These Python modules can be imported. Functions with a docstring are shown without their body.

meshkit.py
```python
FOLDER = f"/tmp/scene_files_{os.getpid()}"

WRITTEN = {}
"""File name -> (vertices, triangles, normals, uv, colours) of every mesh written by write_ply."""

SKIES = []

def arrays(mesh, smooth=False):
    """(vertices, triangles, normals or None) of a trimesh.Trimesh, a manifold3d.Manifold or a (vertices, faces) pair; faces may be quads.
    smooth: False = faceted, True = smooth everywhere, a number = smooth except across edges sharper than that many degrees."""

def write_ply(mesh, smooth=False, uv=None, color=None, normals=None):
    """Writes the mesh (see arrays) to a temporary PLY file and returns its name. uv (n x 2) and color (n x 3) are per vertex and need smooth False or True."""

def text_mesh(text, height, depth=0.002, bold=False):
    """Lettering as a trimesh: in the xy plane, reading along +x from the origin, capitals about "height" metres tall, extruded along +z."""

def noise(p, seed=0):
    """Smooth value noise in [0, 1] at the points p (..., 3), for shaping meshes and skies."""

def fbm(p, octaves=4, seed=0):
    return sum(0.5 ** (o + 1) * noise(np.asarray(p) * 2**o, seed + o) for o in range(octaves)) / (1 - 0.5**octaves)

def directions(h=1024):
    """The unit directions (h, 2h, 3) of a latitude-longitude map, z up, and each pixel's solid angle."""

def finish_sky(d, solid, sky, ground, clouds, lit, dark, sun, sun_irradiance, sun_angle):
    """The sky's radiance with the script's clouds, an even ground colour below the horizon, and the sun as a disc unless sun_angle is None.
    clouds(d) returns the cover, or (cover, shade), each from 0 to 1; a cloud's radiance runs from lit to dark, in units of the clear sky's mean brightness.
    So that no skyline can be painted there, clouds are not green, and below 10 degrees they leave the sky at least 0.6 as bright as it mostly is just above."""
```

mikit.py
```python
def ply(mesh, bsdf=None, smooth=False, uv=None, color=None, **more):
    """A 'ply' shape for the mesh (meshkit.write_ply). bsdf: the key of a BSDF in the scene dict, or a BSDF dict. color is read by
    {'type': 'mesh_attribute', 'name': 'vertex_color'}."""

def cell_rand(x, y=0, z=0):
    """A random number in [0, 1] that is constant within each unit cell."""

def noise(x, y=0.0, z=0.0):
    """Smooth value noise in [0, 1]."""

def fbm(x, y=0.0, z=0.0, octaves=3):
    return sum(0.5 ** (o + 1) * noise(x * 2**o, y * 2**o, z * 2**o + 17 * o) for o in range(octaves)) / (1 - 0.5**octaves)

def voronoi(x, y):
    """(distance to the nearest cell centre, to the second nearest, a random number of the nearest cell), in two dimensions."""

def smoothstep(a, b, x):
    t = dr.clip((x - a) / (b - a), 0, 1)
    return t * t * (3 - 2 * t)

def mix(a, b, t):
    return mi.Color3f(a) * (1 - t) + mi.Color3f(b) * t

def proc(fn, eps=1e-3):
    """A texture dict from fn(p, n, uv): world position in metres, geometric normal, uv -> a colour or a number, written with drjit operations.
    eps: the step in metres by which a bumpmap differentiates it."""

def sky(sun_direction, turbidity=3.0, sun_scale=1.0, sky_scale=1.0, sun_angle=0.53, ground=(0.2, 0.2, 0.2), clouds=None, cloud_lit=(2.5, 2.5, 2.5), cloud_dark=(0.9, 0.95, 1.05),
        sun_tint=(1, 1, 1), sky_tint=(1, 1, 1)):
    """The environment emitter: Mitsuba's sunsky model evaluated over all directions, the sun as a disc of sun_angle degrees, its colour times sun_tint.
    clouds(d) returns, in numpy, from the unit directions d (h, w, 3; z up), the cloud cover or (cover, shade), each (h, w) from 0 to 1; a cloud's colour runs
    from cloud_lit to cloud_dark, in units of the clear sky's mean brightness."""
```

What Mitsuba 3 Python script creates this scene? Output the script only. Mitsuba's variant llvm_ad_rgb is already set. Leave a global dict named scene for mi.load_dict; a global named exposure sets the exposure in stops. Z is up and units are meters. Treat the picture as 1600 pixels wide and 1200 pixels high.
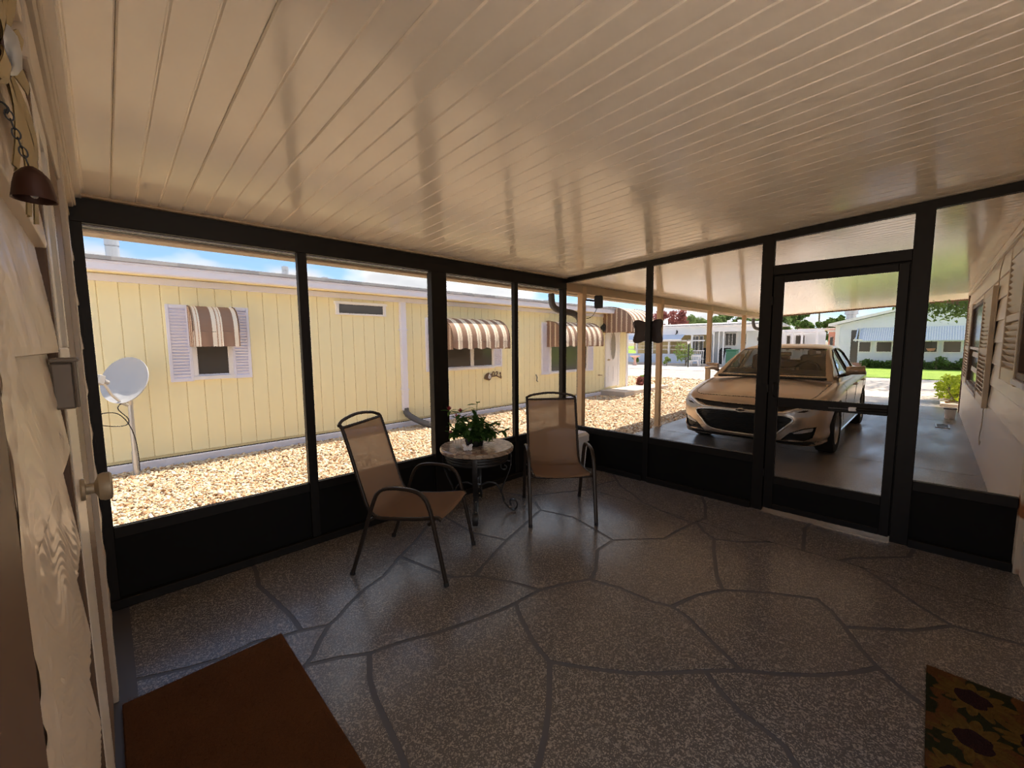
import math, random
import numpy as np, trimesh, manifold3d as m3, shapely
import shapely.geometry as sg
from shapely.ops import unary_union, polygonize
import drjit as dr
import mitsuba as mi
import mikit, meshkit
from mikit import proc, fbm, noise, voronoi, smoothstep, mix, cell_rand

T = mi.ScalarTransform4f
scene, labels = {}, {}
random.seed(7); rng = np.random.default_rng(7)

# ---------------------------------------------------------------- camera, sky, exposure
EYE = np.array([0.0, 0.0, 1.5])
YAW, PITCH, ROLL, FPX = math.radians(45.3818), math.radians(5.5081), math.radians(0.4538), 645.37
_fw = np.array([math.cos(YAW)*math.cos(PITCH), math.sin(YAW)*math.cos(PITCH), -math.sin(PITCH)])
_r = np.cross(_fw, [0, 0, 1.0]); _r /= np.linalg.norm(_r)
_d = np.cross(_fw, _r)
_up = -(-math.sin(ROLL)*_r + math.cos(ROLL)*_d)
scene['camera'] = {'type': 'perspective', 'fov': 2*math.degrees(math.atan(800/FPX)), 'fov_axis': 'x', 'near_clip': 0.01, 'far_clip': 500.0,
                   'to_world': T().look_at(origin=EYE.tolist(), target=(EYE+_fw).tolist(), up=_up.tolist())}
exposure = 2.35

def clouds(d):
    z = np.maximum(d[..., 2], 0.02)
    q = np.stack([d[..., 0]/(z+0.22)*1.5, d[..., 1]/(z+0.22)*1.5, z*0+3.0], -1)
    n = meshkit.fbm(q*1.35+11.3, 5, 3)
    n2 = meshkit.fbm(q*3.1+4.0, 4, 9)
    low = np.exp(-(z/0.22)**2)
    c = np.clip((n + 0.30*(n2-0.5) + 0.10*low - 0.47)/0.13, 0, 1)
    shade = np.clip((n2-0.42)*1.6, 0, 0.75)
    return c, shade

SUN = np.array([0.47, -0.03, 0.88])
scene['sky'] = mikit.sky(SUN, turbidity=2.6, sun_scale=1.0, sky_scale=1.0, ground=(0.32, 0.28, 0.22), clouds=clouds,
                         cloud_lit=(2.3, 2.3, 2.3), cloud_dark=(1.1, 1.15, 1.25), sky_tint=(0.9, 1.0, 1.1))

# ---------------------------------------------------------------- materials
def mat(key, color=(.5, .5, .5), rough=.5, metal=0.0, spec=.5, bump=None, bscale=1.0, two=True, **kw):
    c = color if isinstance(color, dict) else {'type': 'rgb', 'value': list(color)}
    r = rough if isinstance(rough, dict) else float(rough)
    b = {'type': 'principled', 'base_color': c, 'roughness': r, 'metallic': float(metal), 'specular': float(spec), **kw}
    if bump is not None:
        b = {'type': 'bumpmap', 'arbitrary': bump, 'scale': float(bscale), 'bsdf': b}
    scene[key] = {'type': 'twosided', 'bsdf': b} if two else b
    return key

def fl(p, k=1.0, o=0.0):
    return p*k+o

def f_floor(p, n, uv):
    a = noise(p.x*260, p.y*260, 3.0); b = noise(p.x*120+9, p.y*120, 7.0)
    w = fbm(p.x*1.1, p.y*1.1, 2.0)
    s = smoothstep(.60, .78, a)*.8 + smoothstep(.66, .82, b)*.5
    base = mix((.078, .072, .068), (.120, .108, .100), w)
    return mix(base, (.40, .36, .31), dr.minimum(s, 1.0)*.85)
def f_floor_r(p, n, uv):
    return .10 + .20*fbm(p.x*1.4+3, p.y*1.4, 1.0) + .10*noise(p.x*60, p.y*60, 5.0)
def f_slab(p, n, uv):
    w = fbm(p.x*.8, p.y*2.6, 4.0, octaves=4); s = noise(p.x*150, p.y*150, 2.0)
    return mix((.12, .11, .10), (.24, .215, .19), w)*(.85+.3*s)
def f_slab_r(p, n, uv):
    return .10 + .42*fbm(p.x*1.2+1, p.y*4.0, 1.5)
def f_slab_b(p, n, uv):
    return fbm(p.x*3.0, p.y*9.0, 1.0)*.7 + .3*noise(p.x*40, p.y*40, 3.0)
def f_wood_v(p, n, uv):       # embossed cedar grain, running along the board (y and x), wavy
    q = p.x+p.y
    w = fbm(q*1.6, p.z*5.0, 1.7)*3.2
    g = noise(q*3.0+w*.6, p.z*70+w*9.0, 4.0)
    h = noise(q*9.0, p.z*160+w*20, 8.0)
    return smoothstep(.25, .75, g)*.75 + h*.25
def f_road(p, n, uv):
    w = fbm(p.x*.35, p.y*.35, 4.0); s = noise(p.x*30, p.y*30, 2.0)
    return mix((.30, .29, .29), (.42, .40, .38), w)*(.85+.3*s)
def f_walk(p, n, uv):
    w = fbm(p.x*.7, p.y*.7, 4.0)
    return mix((.50, .44, .39), (.62, .56, .50), w)
def f_grass(p, n, uv):
    w = fbm(p.x*1.5, p.y*1.5, 4.0); s = noise(p.x*40, p.y*40, 2.0)
    return mix((.10, .20, .025), (.26, .38, .05), w*.6+s*.5)
def f_soil(p, n, uv):
    a, b, c = voronoi(p.x*26, p.y*26)
    return mix((.26, .17, .10), (.62, .50, .36), c)*(.45+.55*smoothstep(.0, .12, b-a))
def f_coir(p, n, uv):
    w = fbm(p.x*6, p.y*6, 3.0); s = noise(p.x*420, p.y*420, 1.0)
    return mix((.070, .026, .010), (.135, .055, .020), w*.45+s*.55)
def f_coir_b(p, n, uv):
    return noise(p.x*330, p.y*330, 1.0)*.7+.3*noise(p.x*90, p.y*90, 5.0)
FLOWERS = [(2.47, -.21, .115), (2.33, -.38, .12), (2.20, -.20, .11), (2.05, -.36, .12), (1.97, -.16, .10), (2.50, -.44, .09)]
def f_sunmat(p, n, uv):
    s = noise(p.x*300, p.y*300, 1.0)
    c = mix((.085, .034, .012), (.12, .048, .016), s)
    g = smoothstep(.52, .58, fbm(p.x*14+5, p.y*14, 2.0))
    c = mix(c, (.012, .02, .008), g*.9)
    for (fx, fy, fr) in FLOWERS:
        dx, dy = p.x-fx, p.y-fy
        d = dr.sqrt(dx*dx+dy*dy); a = dr.atan2(dy, dx)
        pet = fr*(.66+.34*dr.abs(dr.cos(a*7.0+fx*9)))*(.75+.5*noise(a*3.0+20, fx*5, 1.0))
        c = dr.select(d < pet, mix((.085, .042, .010), (.14, .085, .02), noise(a*9.0, d*40, fx)), c)
        c = dr.select(d < fr*(.38+.2*noise(a*2.0+9, fx*7, 2.0)), mix((.018, .008, .010), (.035, .014, .012), s), c)
    return c
def f_stone(p, n, uv):
    a, b, c = voronoi(p.x*26+p.z*31, p.y*26+p.z*17)
    col = mix((.20, .12, .085), (.48, .38, .28), c)
    return mix((.10, .085, .07), col, smoothstep(.0, .09, b-a))
def stripes(t, k):
    u = (t-k)/.25; f = u-dr.floor(u)
    c = mix((.83, .75, .62), (.27, .165, .115), smoothstep(.44, .46, f)*(1-smoothstep(.97, .99, f)))
    line = smoothstep(.16, .18, f)*(1-smoothstep(.22, .24, f))
    line2 = smoothstep(.34, .345, f)*(1-smoothstep(.37, .375, f))
    return mix(mix(c, (.45, .30, .21), line), (.50, .28, .17), line2)
def f_str_x(p, n, uv): return stripes(p.x, .83)
def f_str_y(p, n, uv):
    u = p.y/.17; f = u-dr.floor(u)
    return mix((.27, .165, .115), (.60, .46, .34), smoothstep(.62, .66, f)*(1-smoothstep(.92, .96, f)))
def f_roof(p, n, uv):
    r = cell_rand(dr.floor(p.x*3.3+.5*dr.floor(p.y*7)), dr.floor(p.y*7), 3)
    return mix((.33, .33, .34), (.50, .50, .50), r)
def f_rust(p, n, uv):
    w = fbm(p.x*9+1, p.z*7, p.y*9)
    return mix((.62, .53, .42), (.28, .10, .025), smoothstep(.50, .60, w))
def f_ceil(p, n, uv):
    return mix((.90, .805, .675), (.92, .84, .72), fbm(p.x*1.5, p.y*.7, 2.0))

mat('m_ceil', proc(f_ceil), .14, spec=1.0, clearcoat=1.0, clearcoat_gloss=.96)
mat('m_bronze', (.0095, .0075, .006), .45, spec=.28)
mat('m_bronze_dark', (.005, .0042, .0034), .6, spec=.18)
mat('m_floor', proc(f_floor), proc(f_floor_r), spec=.75)
mat('m_joint', (.085, .083, .088), .42)
mat('m_crack', (.012, .010, .009), .8)
mat('m_slab', proc(f_slab), proc(f_slab_r), bump=proc(f_slab_b, .004), bscale=.0025)
mat('m_siding', (.70, .61, .51), .36, spec=.6, bump=proc(f_wood_v, .0015), bscale=.004)
mat('m_siding_near', (.66, .54, .40), .36, spec=.6)
mat('m_trim', (.62, .52, .40), .42)
mat('m_trim_light', (.74, .66, .54), .38)
mat('m_trim_brown', (.13, .075, .042), .5)
mat('m_tan', (.52, .375, .235), .5)
mat('m_post', (.62, .43, .25), .5)
mat('m_gutter', (.45, .36, .27), .5)
mat('m_rust', proc(f_rust), .6)
mat('m_white', (.80, .79, .80), .4)
mat('m_lav', (.75, .755, .86), .45)
mat('m_yellow', (.86, .79, .50), .55)
mat('m_yellow_dk', (.60, .50, .27), .7)
mat('m_black', (.012, .012, .013), .5)
mat('m_rubber', (.018, .018, .018), .75)
mat('m_grey', (.33, .33, .34), .5)
mat('m_greydk', (.10, .10, .105), .5)
mat('m_galv', (.55, .56, .57), .35, metal=.7)
mat('m_chrome', (.92, .91, .90), .18, metal=1.0)
mat('m_brass', (.45, .36, .24), .45, metal=.5)
mat('m_road', proc(f_road), .8)
mat('m_walk', proc(f_walk), .8)
mat('m_grass', proc(f_grass), .9)
mat('m_soil', proc(f_soil), .9)
mat('m_coir', proc(f_coir), .95, bump=proc(f_coir_b, .0015), bscale=.003, spec=.1)
mat('m_sunmat', proc(f_sunmat), .95, bump=proc(f_coir_b, .0015), bscale=.003, spec=.1)
mat('m_stone', proc(f_stone), .22)
mat('m_str_x', proc(f_str_x), .8)
mat('m_str_y', proc(f_str_y), .8)
mat('m_roof', proc(f_roof), .9)
mat('m_iron', (.014, .012, .011), .38)
mat('m_copper', (.050, .017, .009), .45, metal=.4)
mat('m_daisy', (.36, .255, .11), .45)
mat('m_pebble', {'type': 'mesh_attribute', 'name': 'vertex_color'}, .55)
mat('m_pinkbrick', (.62, .30, .22), .8)
mat('m_blue', (.52, .60, .74), .6)
mat('m_bluewhite', (.74, .78, .84), .6)
mat('m_bark', (.16, .12, .09), .9)
mat('m_darkpane', (.075, .070, .065), .10)
mat('m_curtain', (.30, .28, .24), .7)
mat('m_carpaint', (.64, .525, .425), .21, metal=.75, spec=.6, clearcoat=1.0, clearcoat_gloss=.95)
mat('m_carblack', (.008, .008, .008), .35)
mat('m_carint', (.05, .045, .04), .7)
mat('m_lamp', (.55, .55, .57), .15, metal=.15, clearcoat=1.0)
mat('m_redflower', (.34, .03, .035), .6)
mat('m_pinkflower', (.55, .20, .20), .6)
mat('m_whiteflower', (.80, .78, .72), .6)
scene['m_screen'] = {'type': 'thindielectric', 'int_ior': 1.08, 'specular_transmittance': {'type': 'rgb', 'value': [.95, .95, .95]}}
scene['m_glass'] = {'type': 'thindielectric', 'int_ior': 1.5, 'specular_transmittance': {'type': 'rgb', 'value': [.42, .46, .44]}}
scene['m_clearglass'] = {'type': 'thindielectric', 'int_ior': 1.5}
def leafmat(key, c, tr=.7):
    scene[key] = {'type': 'principledthin', 'base_color': {'type': 'rgb', 'value': list(c)}, 'roughness': .5, 'diff_trans': float(tr)}
leafmat('m_leaf', (.055, .125, .030)); leafmat('m_leaf2', (.085, .16, .04)); leafmat('m_leaf_yellow', (.42, .52, .05), .9)
leafmat('m_leaf_tree', (.10, .16, .045)); leafmat('m_leaf_pine', (.20, .28, .11), .9); leafmat('m_leaf_red', (.30, .12, .11), .9); leafmat('m_leaf_lt', (.24, .33, .10), .9)
leafmat('m_sling_f', (.35, .225, .145), .9)
scene['m_sling'] = {'type': 'mask', 'opacity': .92, 'bsdf': scene.pop('m_sling_f')}   # open woven mesh

# ---------------------------------------------------------------- mesh helpers
def man(m):
    if isinstance(m, m3.Manifold): return m
    return m3.Manifold(m3.Mesh(np.asarray(m.vertices, np.float32), np.asarray(m.faces, np.uint32)))
def tri(m):
    if isinstance(m, trimesh.Trimesh): return m
    q = m.to_mesh(); return trimesh.Trimesh(q.vert_properties[:, :3], q.tri_verts, process=False)
def box(x0, x1, y0, y1, z0, z1, b=0.0):
    x0, x1 = min(x0, x1), max(x0, x1); y0, y1 = min(y0, y1), max(y0, y1); z0, z1 = min(z0, z1), max(z0, z1)
    if b <= 0:
        return trimesh.creation.box(bounds=[[x0, y0, z0], [x1, y1, z1]])
    b = min(b, .45*(x1-x0), .45*(y1-y0), .45*(z1-z0)); P = []
    for x, sx in ((x0, 1), (x1, -1)):
        for y, sy in ((y0, 1), (y1, -1)):
            for z, sz in ((z0, 1), (z1, -1)):
                P += [(x, y+sy*b, z+sz*b), (x+sx*b, y, z+sz*b), (x+sx*b, y+sy*b, z)]
    return tri(m3.Manifold.hull_points(np.array(P, np.float32)))
def cat(*ms):
    out = []
    for m in ms: out += list(m) if isinstance(m, (list, tuple)) else [m]
    return trimesh.util.concatenate([tri(m) for m in out])
def spline(pts, n=8, closed=False):
    P = np.asarray(pts, float)
    if len(P) < 3: return P
    if closed: P = np.vstack([P[-1], P, P[0], P[1]])
    else: P = np.vstack([2*P[0]-P[1], P, 2*P[-1]-P[-2]])
    out = []
    for i in range(1, len(P)-2):
        for t in np.linspace(0, 1, n, endpoint=False):
            a, b, c, d = P[i-1:i+3]
            out.append(.5*((2*b)+(-a+c)*t+(2*a-5*b+4*c-d)*t*t+(-a+3*b-3*c+d)*t**3))
    if not closed: out.append(P[-2])
    return np.array(out)
def tube(pts, r, n=8, closed=False, flat=None, upv=None):
    """Tube along a polyline; flat=(a,b): elliptical or strap section half sizes, with upv the direction of b."""
    p = np.asarray(pts, float)
    if closed: t = np.roll(p, -1, 0)-np.roll(p, 1, 0)
    else: t = np.gradient(p, axis=0)
    t /= np.linalg.norm(t, axis=1, keepdims=True)+1e-12
    if upv is not None:
        b = np.tile(np.asarray(upv, float), (len(p), 1)); b -= (b*t).sum(1, keepdims=True)*t; b /= np.linalg.norm(b, axis=1, keepdims=True)+1e-12
        a = np.cross(b, t)
    else:
        a = np.zeros_like(p); u = np.cross(t[0], [0, 0, 1.0]) if abs(t[0][2]) < .9 else np.cross(t[0], [1.0, 0, 0]); u /= np.linalg.norm(u)
        for i in range(len(p)):
            u = u-(u@t[i])*t[i]; u /= np.linalg.norm(u)+1e-12; a[i] = u
        b = np.cross(t, a)
    ang = (np.arange(n)+.5)*2*np.pi/n
    R = np.broadcast_to(np.asarray(r, float), (len(p),))
    if flat:
        ca, sa = np.sign(np.cos(ang))*np.abs(np.cos(ang))**.6*flat[0], np.sign(np.sin(ang))*np.abs(np.sin(ang))**.6*flat[1]
        v = p[:, None]+ca[None, :, None]*a[:, None]+sa[None, :, None]*b[:, None]
    else:
        v = p[:, None]+R[:, None, None]*(np.cos(ang)[None, :, None]*a[:, None]+np.sin(ang)[None, :, None]*b[:, None])
    m = len(p); V = v.reshape(-1, 3); F = []
    for i in range(m if closed else m-1):
        k = (i+1) % m
        for j in range(n):
            l = (j+1) % n
            F += [(i*n+j, i*n+l, k*n+l), (i*n+j, k*n+l, k*n+j)]
    if not closed:
        V = np.vstack([V, p[0], p[-1]])
        for j in range(n):
            l = (j+1) % n
            F += [(m*n, l, j), (m*n+1, (m-1)*n+j, (m-1)*n+l)]
    msh = trimesh.Trimesh(V, F, process=False)
    if msh.volume < 0: msh.invert()
    return msh
def cyl(p, q, r, n=14, r2=None):
    return tube([p, (np.array(p)+np.array(q))/2, q], [r, (r+(r2 or r))/2, r if r2 is None else r2], n)
def lathe(prof, n=28, c=(0, 0, 0)):
    prof = np.asarray(prof, float); ang = np.arange(n)*2*np.pi/n; k = len(prof)
    V = np.stack([prof[:, 0][:, None]*np.cos(ang), prof[:, 0][:, None]*np.sin(ang), np.repeat(prof[:, 1][:, None], n, 1)], -1).reshape(-1, 3); F = []
    for i in range(k-1):
        for j in range(n):
            l = (j+1) % n
            F += [(i*n+j, i*n+l, (i+1)*n+l), (i*n+j, (i+1)*n+l, (i+1)*n+j)]
    m = trimesh.Trimesh(V, F, process=True); m.update_faces(m.nondegenerate_faces()); m.apply_translation(c)
    if m.is_volume and m.volume < 0: m.invert()
    return m
def ext(poly, z0, z1):
    gs = [g for g in getattr(poly, 'geoms', [poly]) if g.area > 1e-7]
    m = cat(*[trimesh.creation.extrude_polygon(g, z1-z0, engine='earcut') for g in gs]); m.apply_translation([0, 0, z0]); return m
def ext_ax(pts, a0, a1, ax):
    """Polygon extruded along an axis: ax='x': pts are (y,z); 'y': pts are (x,z)."""
    poly = pts if hasattr(pts, 'area') else sg.Polygon(pts)
    m = ext(poly, a0, a1); v = m.vertices.copy()
    m.vertices = np.stack([v[:, 2], v[:, 0], v[:, 1]], -1) if ax == 'x' else np.stack([v[:, 0], v[:, 2], v[:, 1]], -1)
    if ax == 'y': m.invert()
    return m
def move(m, loc=(0, 0, 0), rz=0.0, s=1.0, R=None):
    m = tri(m).copy(); M4 = np.eye(4)
    if R is not None: M4[:3, :3] = R
    M4 = trimesh.transformations.rotation_matrix(rz, [0, 0, 1]) @ M4
    if not np.isscalar(s) or s != 1: M4[:3, :3] = M4[:3, :3] @ np.diag(np.broadcast_to(s, 3))
    M4[:3, 3] = loc; m.apply_transform(M4); return m
def sheet(P):
    P = np.asarray(P, float); a, b = P.shape[:2]; F = []
    for i in range(a-1):
        for j in range(b-1):
            F += [(i*b+j, i*b+j+1, (i+1)*b+j+1), (i*b+j, (i+1)*b+j+1, (i+1)*b+j)]
    return trimesh.Trimesh(P.reshape(-1, 3), F, process=False)

# ---------------------------------------------------------------- scene helpers
_count = {}
def numbered(k):
    n = _count.get(k, 0); _count[k] = n+1
    return k if n == 0 else f'{k}_{n:03d}'
def obj(name, mesh, m, parent=None, smooth=False, label=None, **kw):
    """One entry of the scene. mesh: a mesh, or a shape dict made before (shared ply)."""
    key = numbered(name if parent is None else parent+'__'+name)
    d = dict(mesh) if isinstance(mesh, dict) else mikit.ply(tri(mesh), m, smooth=smooth)
    if isinstance(mesh, dict) and m: d['bsdf'] = {'type': 'ref', 'id': m}
    d.update(kw); scene[key] = d
    if label: labels[key] = {'label': label}
    return key
def thing(name, label, cat_, group=None):
    key = numbered(name); labels[key] = {'label': label, 'category': cat_}
    if group: labels[key]['group'] = group
    return key
def tag(key, label, cat_, group=None, kind=None):
    labels[key] = {'label': label, 'category': cat_}
    if group: labels[key]['group'] = group
    if kind: labels[key]['kind'] = kind
    return key
def struct(name, label=None):
    key = numbered(name); labels[key] = {'kind': 'structure'}
    if label: labels[key]['label'] = label
    return key
def at(loc=(0, 0, 0), rz=0.0, s=1.0):
    t = T().translate(list(map(float, loc))).rotate([0, 0, 1], math.degrees(rz))
    return t.scale(float(s)) if np.isscalar(s) else t.scale(list(map(float, s)))
# ================================================================ structure: porch, carport roof, slab
XE, YS, YH = 4.10, 3.20, -0.50            # end wall, screened side wall, house wall
def zc(y): return 2.462-.050*y            # underside of the sloping roof
def under(m):                              # shear a flat piece so that it follows the roof slope
    m = tri(m).copy(); v = m.vertices.copy(); v[:, 2] += zc(v[:, 1]); m.vertices = v; return m

# floor: joint-coloured base with separate stones in raised coating
JL = [[(-.16, 2.44), (0, 2.44), (.17, 2.36), (.29, 2.32), (.45, 2.33), (.54, 2.28), (.64, 2.25), (.76, 2.19), (.82, 2.22), (.91, 2.29), (1.05, 2.37), (1.2, 2.42), (1.4, 2.57), (1.61, 2.7), (1.78, 2.83), (1.98, 3.02), (2.05, 3.2)],
 [(.76, 2.19), (.67, 2.09), (.62, 2.02), (.57, 1.98)], [(.64, 2.25), (.64, 2.4), (.62, 2.63), (.59, 2.88), (.62, 3.06), (.63, 3.22)],
 [(.57, 1.98), (.7, 1.92), (.82, 1.84), (.89, 1.82), (.97, 1.8), (1.13, 1.73), (1.31, 1.67), (1.51, 1.62), (1.8, 1.59), (1.95, 1.53), (2.11, 1.44)],
 [(.57, 1.98), (.42, 1.86), (.2, 1.80), (-.16, 1.78)], [(.82, 1.84), (.75, 1.69), (.72, 1.58), (.7, 1.45), (.68, 1.32), (.66, 1.22), (.60, .98), (.62, .8)],
 [(1.6, 1.6), (1.56, 1.55), (1.48, 1.4), (1.43, 1.29), (1.4, 1.18)], [(1.4, 1.18), (1.22, 1.03), (1.1, .95), (.99, .89), (.62, .8), (.2, .7), (-.16, .75)],
 [(1.4, 1.18), (1.5, 1.02), (1.61, .87), (1.72, .76), (1.86, .64), (1.98, .52), (2.08, .39), (2.2, .26), (2.32, .16), (2.44, .08)],
 [(1.86, .64), (1.78, .53), (1.74, .45), (1.72, .35), (1.7, .29), (1.64, .24), (1.5, .05), (1.2, -.1), (1.0, -.52)], [(1.5, .05), (1.62, -.2), (1.7, -.52)], [(.99, .89), (.9, .5), (.7, .2), (.72, -.52)],
 [(2.11, 1.44), (2.16, 1.25), (2.17, 1.05), (2.21, .95)], [(2.21, .95), (2.18, .85), (2.1, .73), (2.04, .62), (1.98, .52)],
 [(2.21, .95), (2.42, .89), (2.58, .8), (2.74, .6), (2.87, .38), (2.79, .3), (2.68, .23), (2.53, .15), (2.44, .08), (2.36, 0), (2.31, -.06), (2.2, -.3), (2.22, -.52)],
 [(2.68, .23), (2.78, .11), (2.9, -.03), (3.09, -.17)], [(3.5, .24), (3.37, .11), (3.21, -.03), (3.09, -.17), (3.11, -.29), (3.13, -.41), (3.13, -.52)],
 [(2.58, .8), (2.71, .88), (3.05, 1.02), (3.23, 1.08)], [(3.45, 1.3), (3.31, 1.19), (3.23, 1.08), (3.33, .91), (3.48, .76)],
 [(3.45, 1.3), (3.19, 1.34), (2.97, 1.35), (2.87, 1.45), (2.67, 1.62)], [(3.45, 1.3), (3.57, 1.27), (3.86, 1.38), (4.07, 1.49), (4.2, 1.58)],
 [(4.2, 2.6), (4.06, 2.47), (3.78, 2.21), (3.65, 1.99), (3.53, 1.83), (3.46, 1.58), (3.4, 1.33)], [(3.93, 2.35), (3.66, 2.41), (3.46, 2.39), (3.2, 2.55), (2.9, 2.7), (2.7, 3.22)],
 [(2.11, 1.44), (2.23, 1.48), (2.46, 1.62), (2.67, 1.62), (2.74, 1.86), (2.8, 2.1), (2.72, 2.4), (2.9, 2.7)], [(1.8, 1.59), (1.74, 1.77), (1.62, 2.0), (1.5, 2.09), (1.4, 2.57)], [(1.62, 2.0), (1.75, 2.06), (2.1, 2.2), (2.72, 2.4)],
 [(4.23, .6), (3.94, .63), (3.61, .58), (3.49, .56)], [(3.5, .35), (3.61, .29), (3.9, .02), (4.12, -.01)], [(2.1, 2.2), (2.0, 2.5), (2.05, 3.2)]]
CRACK = [(3.52, 3.22), (3.51, 2.72), (3.48, 2.29), (3.47, 1.82), (3.47, 1.35), (3.46, .99), (3.49, .58), (3.5, .13), (3.52, -.16), (3.51, -.52)]
fl_key = struct('floor')
F0 = sg.box(-.16, -.52, 4.08, 3.24)
obj('joint_bed', ext(F0, -.12, -.0022), 'm_joint', fl_key, label='smooth grey joint lines between the coated stones')
joints = unary_union([sg.LineString(l).buffer(.0125, cap_style=2, join_style=1) for l in JL]+[sg.LineString(CRACK).buffer(.0035), sg.box(-.2, -.6, .0, 3.3)])
stones = sorted([g for g in F0.difference(joints).buffer(-.002).buffer(.002).geoms if g.area > .002], key=lambda g: -g.area)
for g in stones:
    obj('stone', ext(g.simplify(.002), -.004, 0.0), 'm_floor', fl_key)
obj('expansion_joint', ext(sg.LineString(CRACK).buffer(.0033), -.003, -.0012), 'm_crack', fl_key, label='thin dark expansion joint crossing the floor')

# carport slab in poured bays
sl = struct('floor')
for (a, b) in ((4.08, 6.80), (6.806, 11.20), (11.206, 14.9)):
    obj('slab_bay', box(a, b, -.52, 3.40, -.16, 0, .004), 'm_slab', sl)
obj('slab_edge_strip', box(-.3, 4.08, 3.245, 3.40, -.16, -.02, .004), 'm_slab', sl)

# roof / ceiling: interlocking aluminium pans, each with two pressed ribs
PW = .305
def pan_mesh(y0=-.56, y1=3.93):
    pr = [(.0010, .03), (.0010, .006), (.0055, 0), (.0945, 0), (.0985, .006), (.1015, .006), (.1055, 0), (.1955, 0), (.1995, .006), (.2025, .006), (.2065, 0), (.2995, 0), (.3040, .006), (.3040, .03)]
    m = ext_ax([(p[0], p[1]) for p in pr], y0, y1, 'y')
    return under(m)
cl = struct('ceiling')
pan = mikit.ply(pan_mesh(), 'm_ceil')
for i in range(49):
    obj('roof_pan', pan, None, cl, to_world=T().translate([-.215+PW*i, 0, 0]))
obj('pan_backing', under(box(-.215, -.215+PW*49, -.56, 3.93, .022, .034)), 'm_gutter', cl)
obj('end_fascia', under(box(14.73, 14.76, -.56, 3.93, -.035, .05)), 'm_trim_brown', cl, label='dark brown edge strip at the far end of the roof')
obj('wall_edge_trim', under(box(-.06, -.02, .3, 3.2, -.02, 0, .003)), 'm_ceil', cl)

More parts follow.
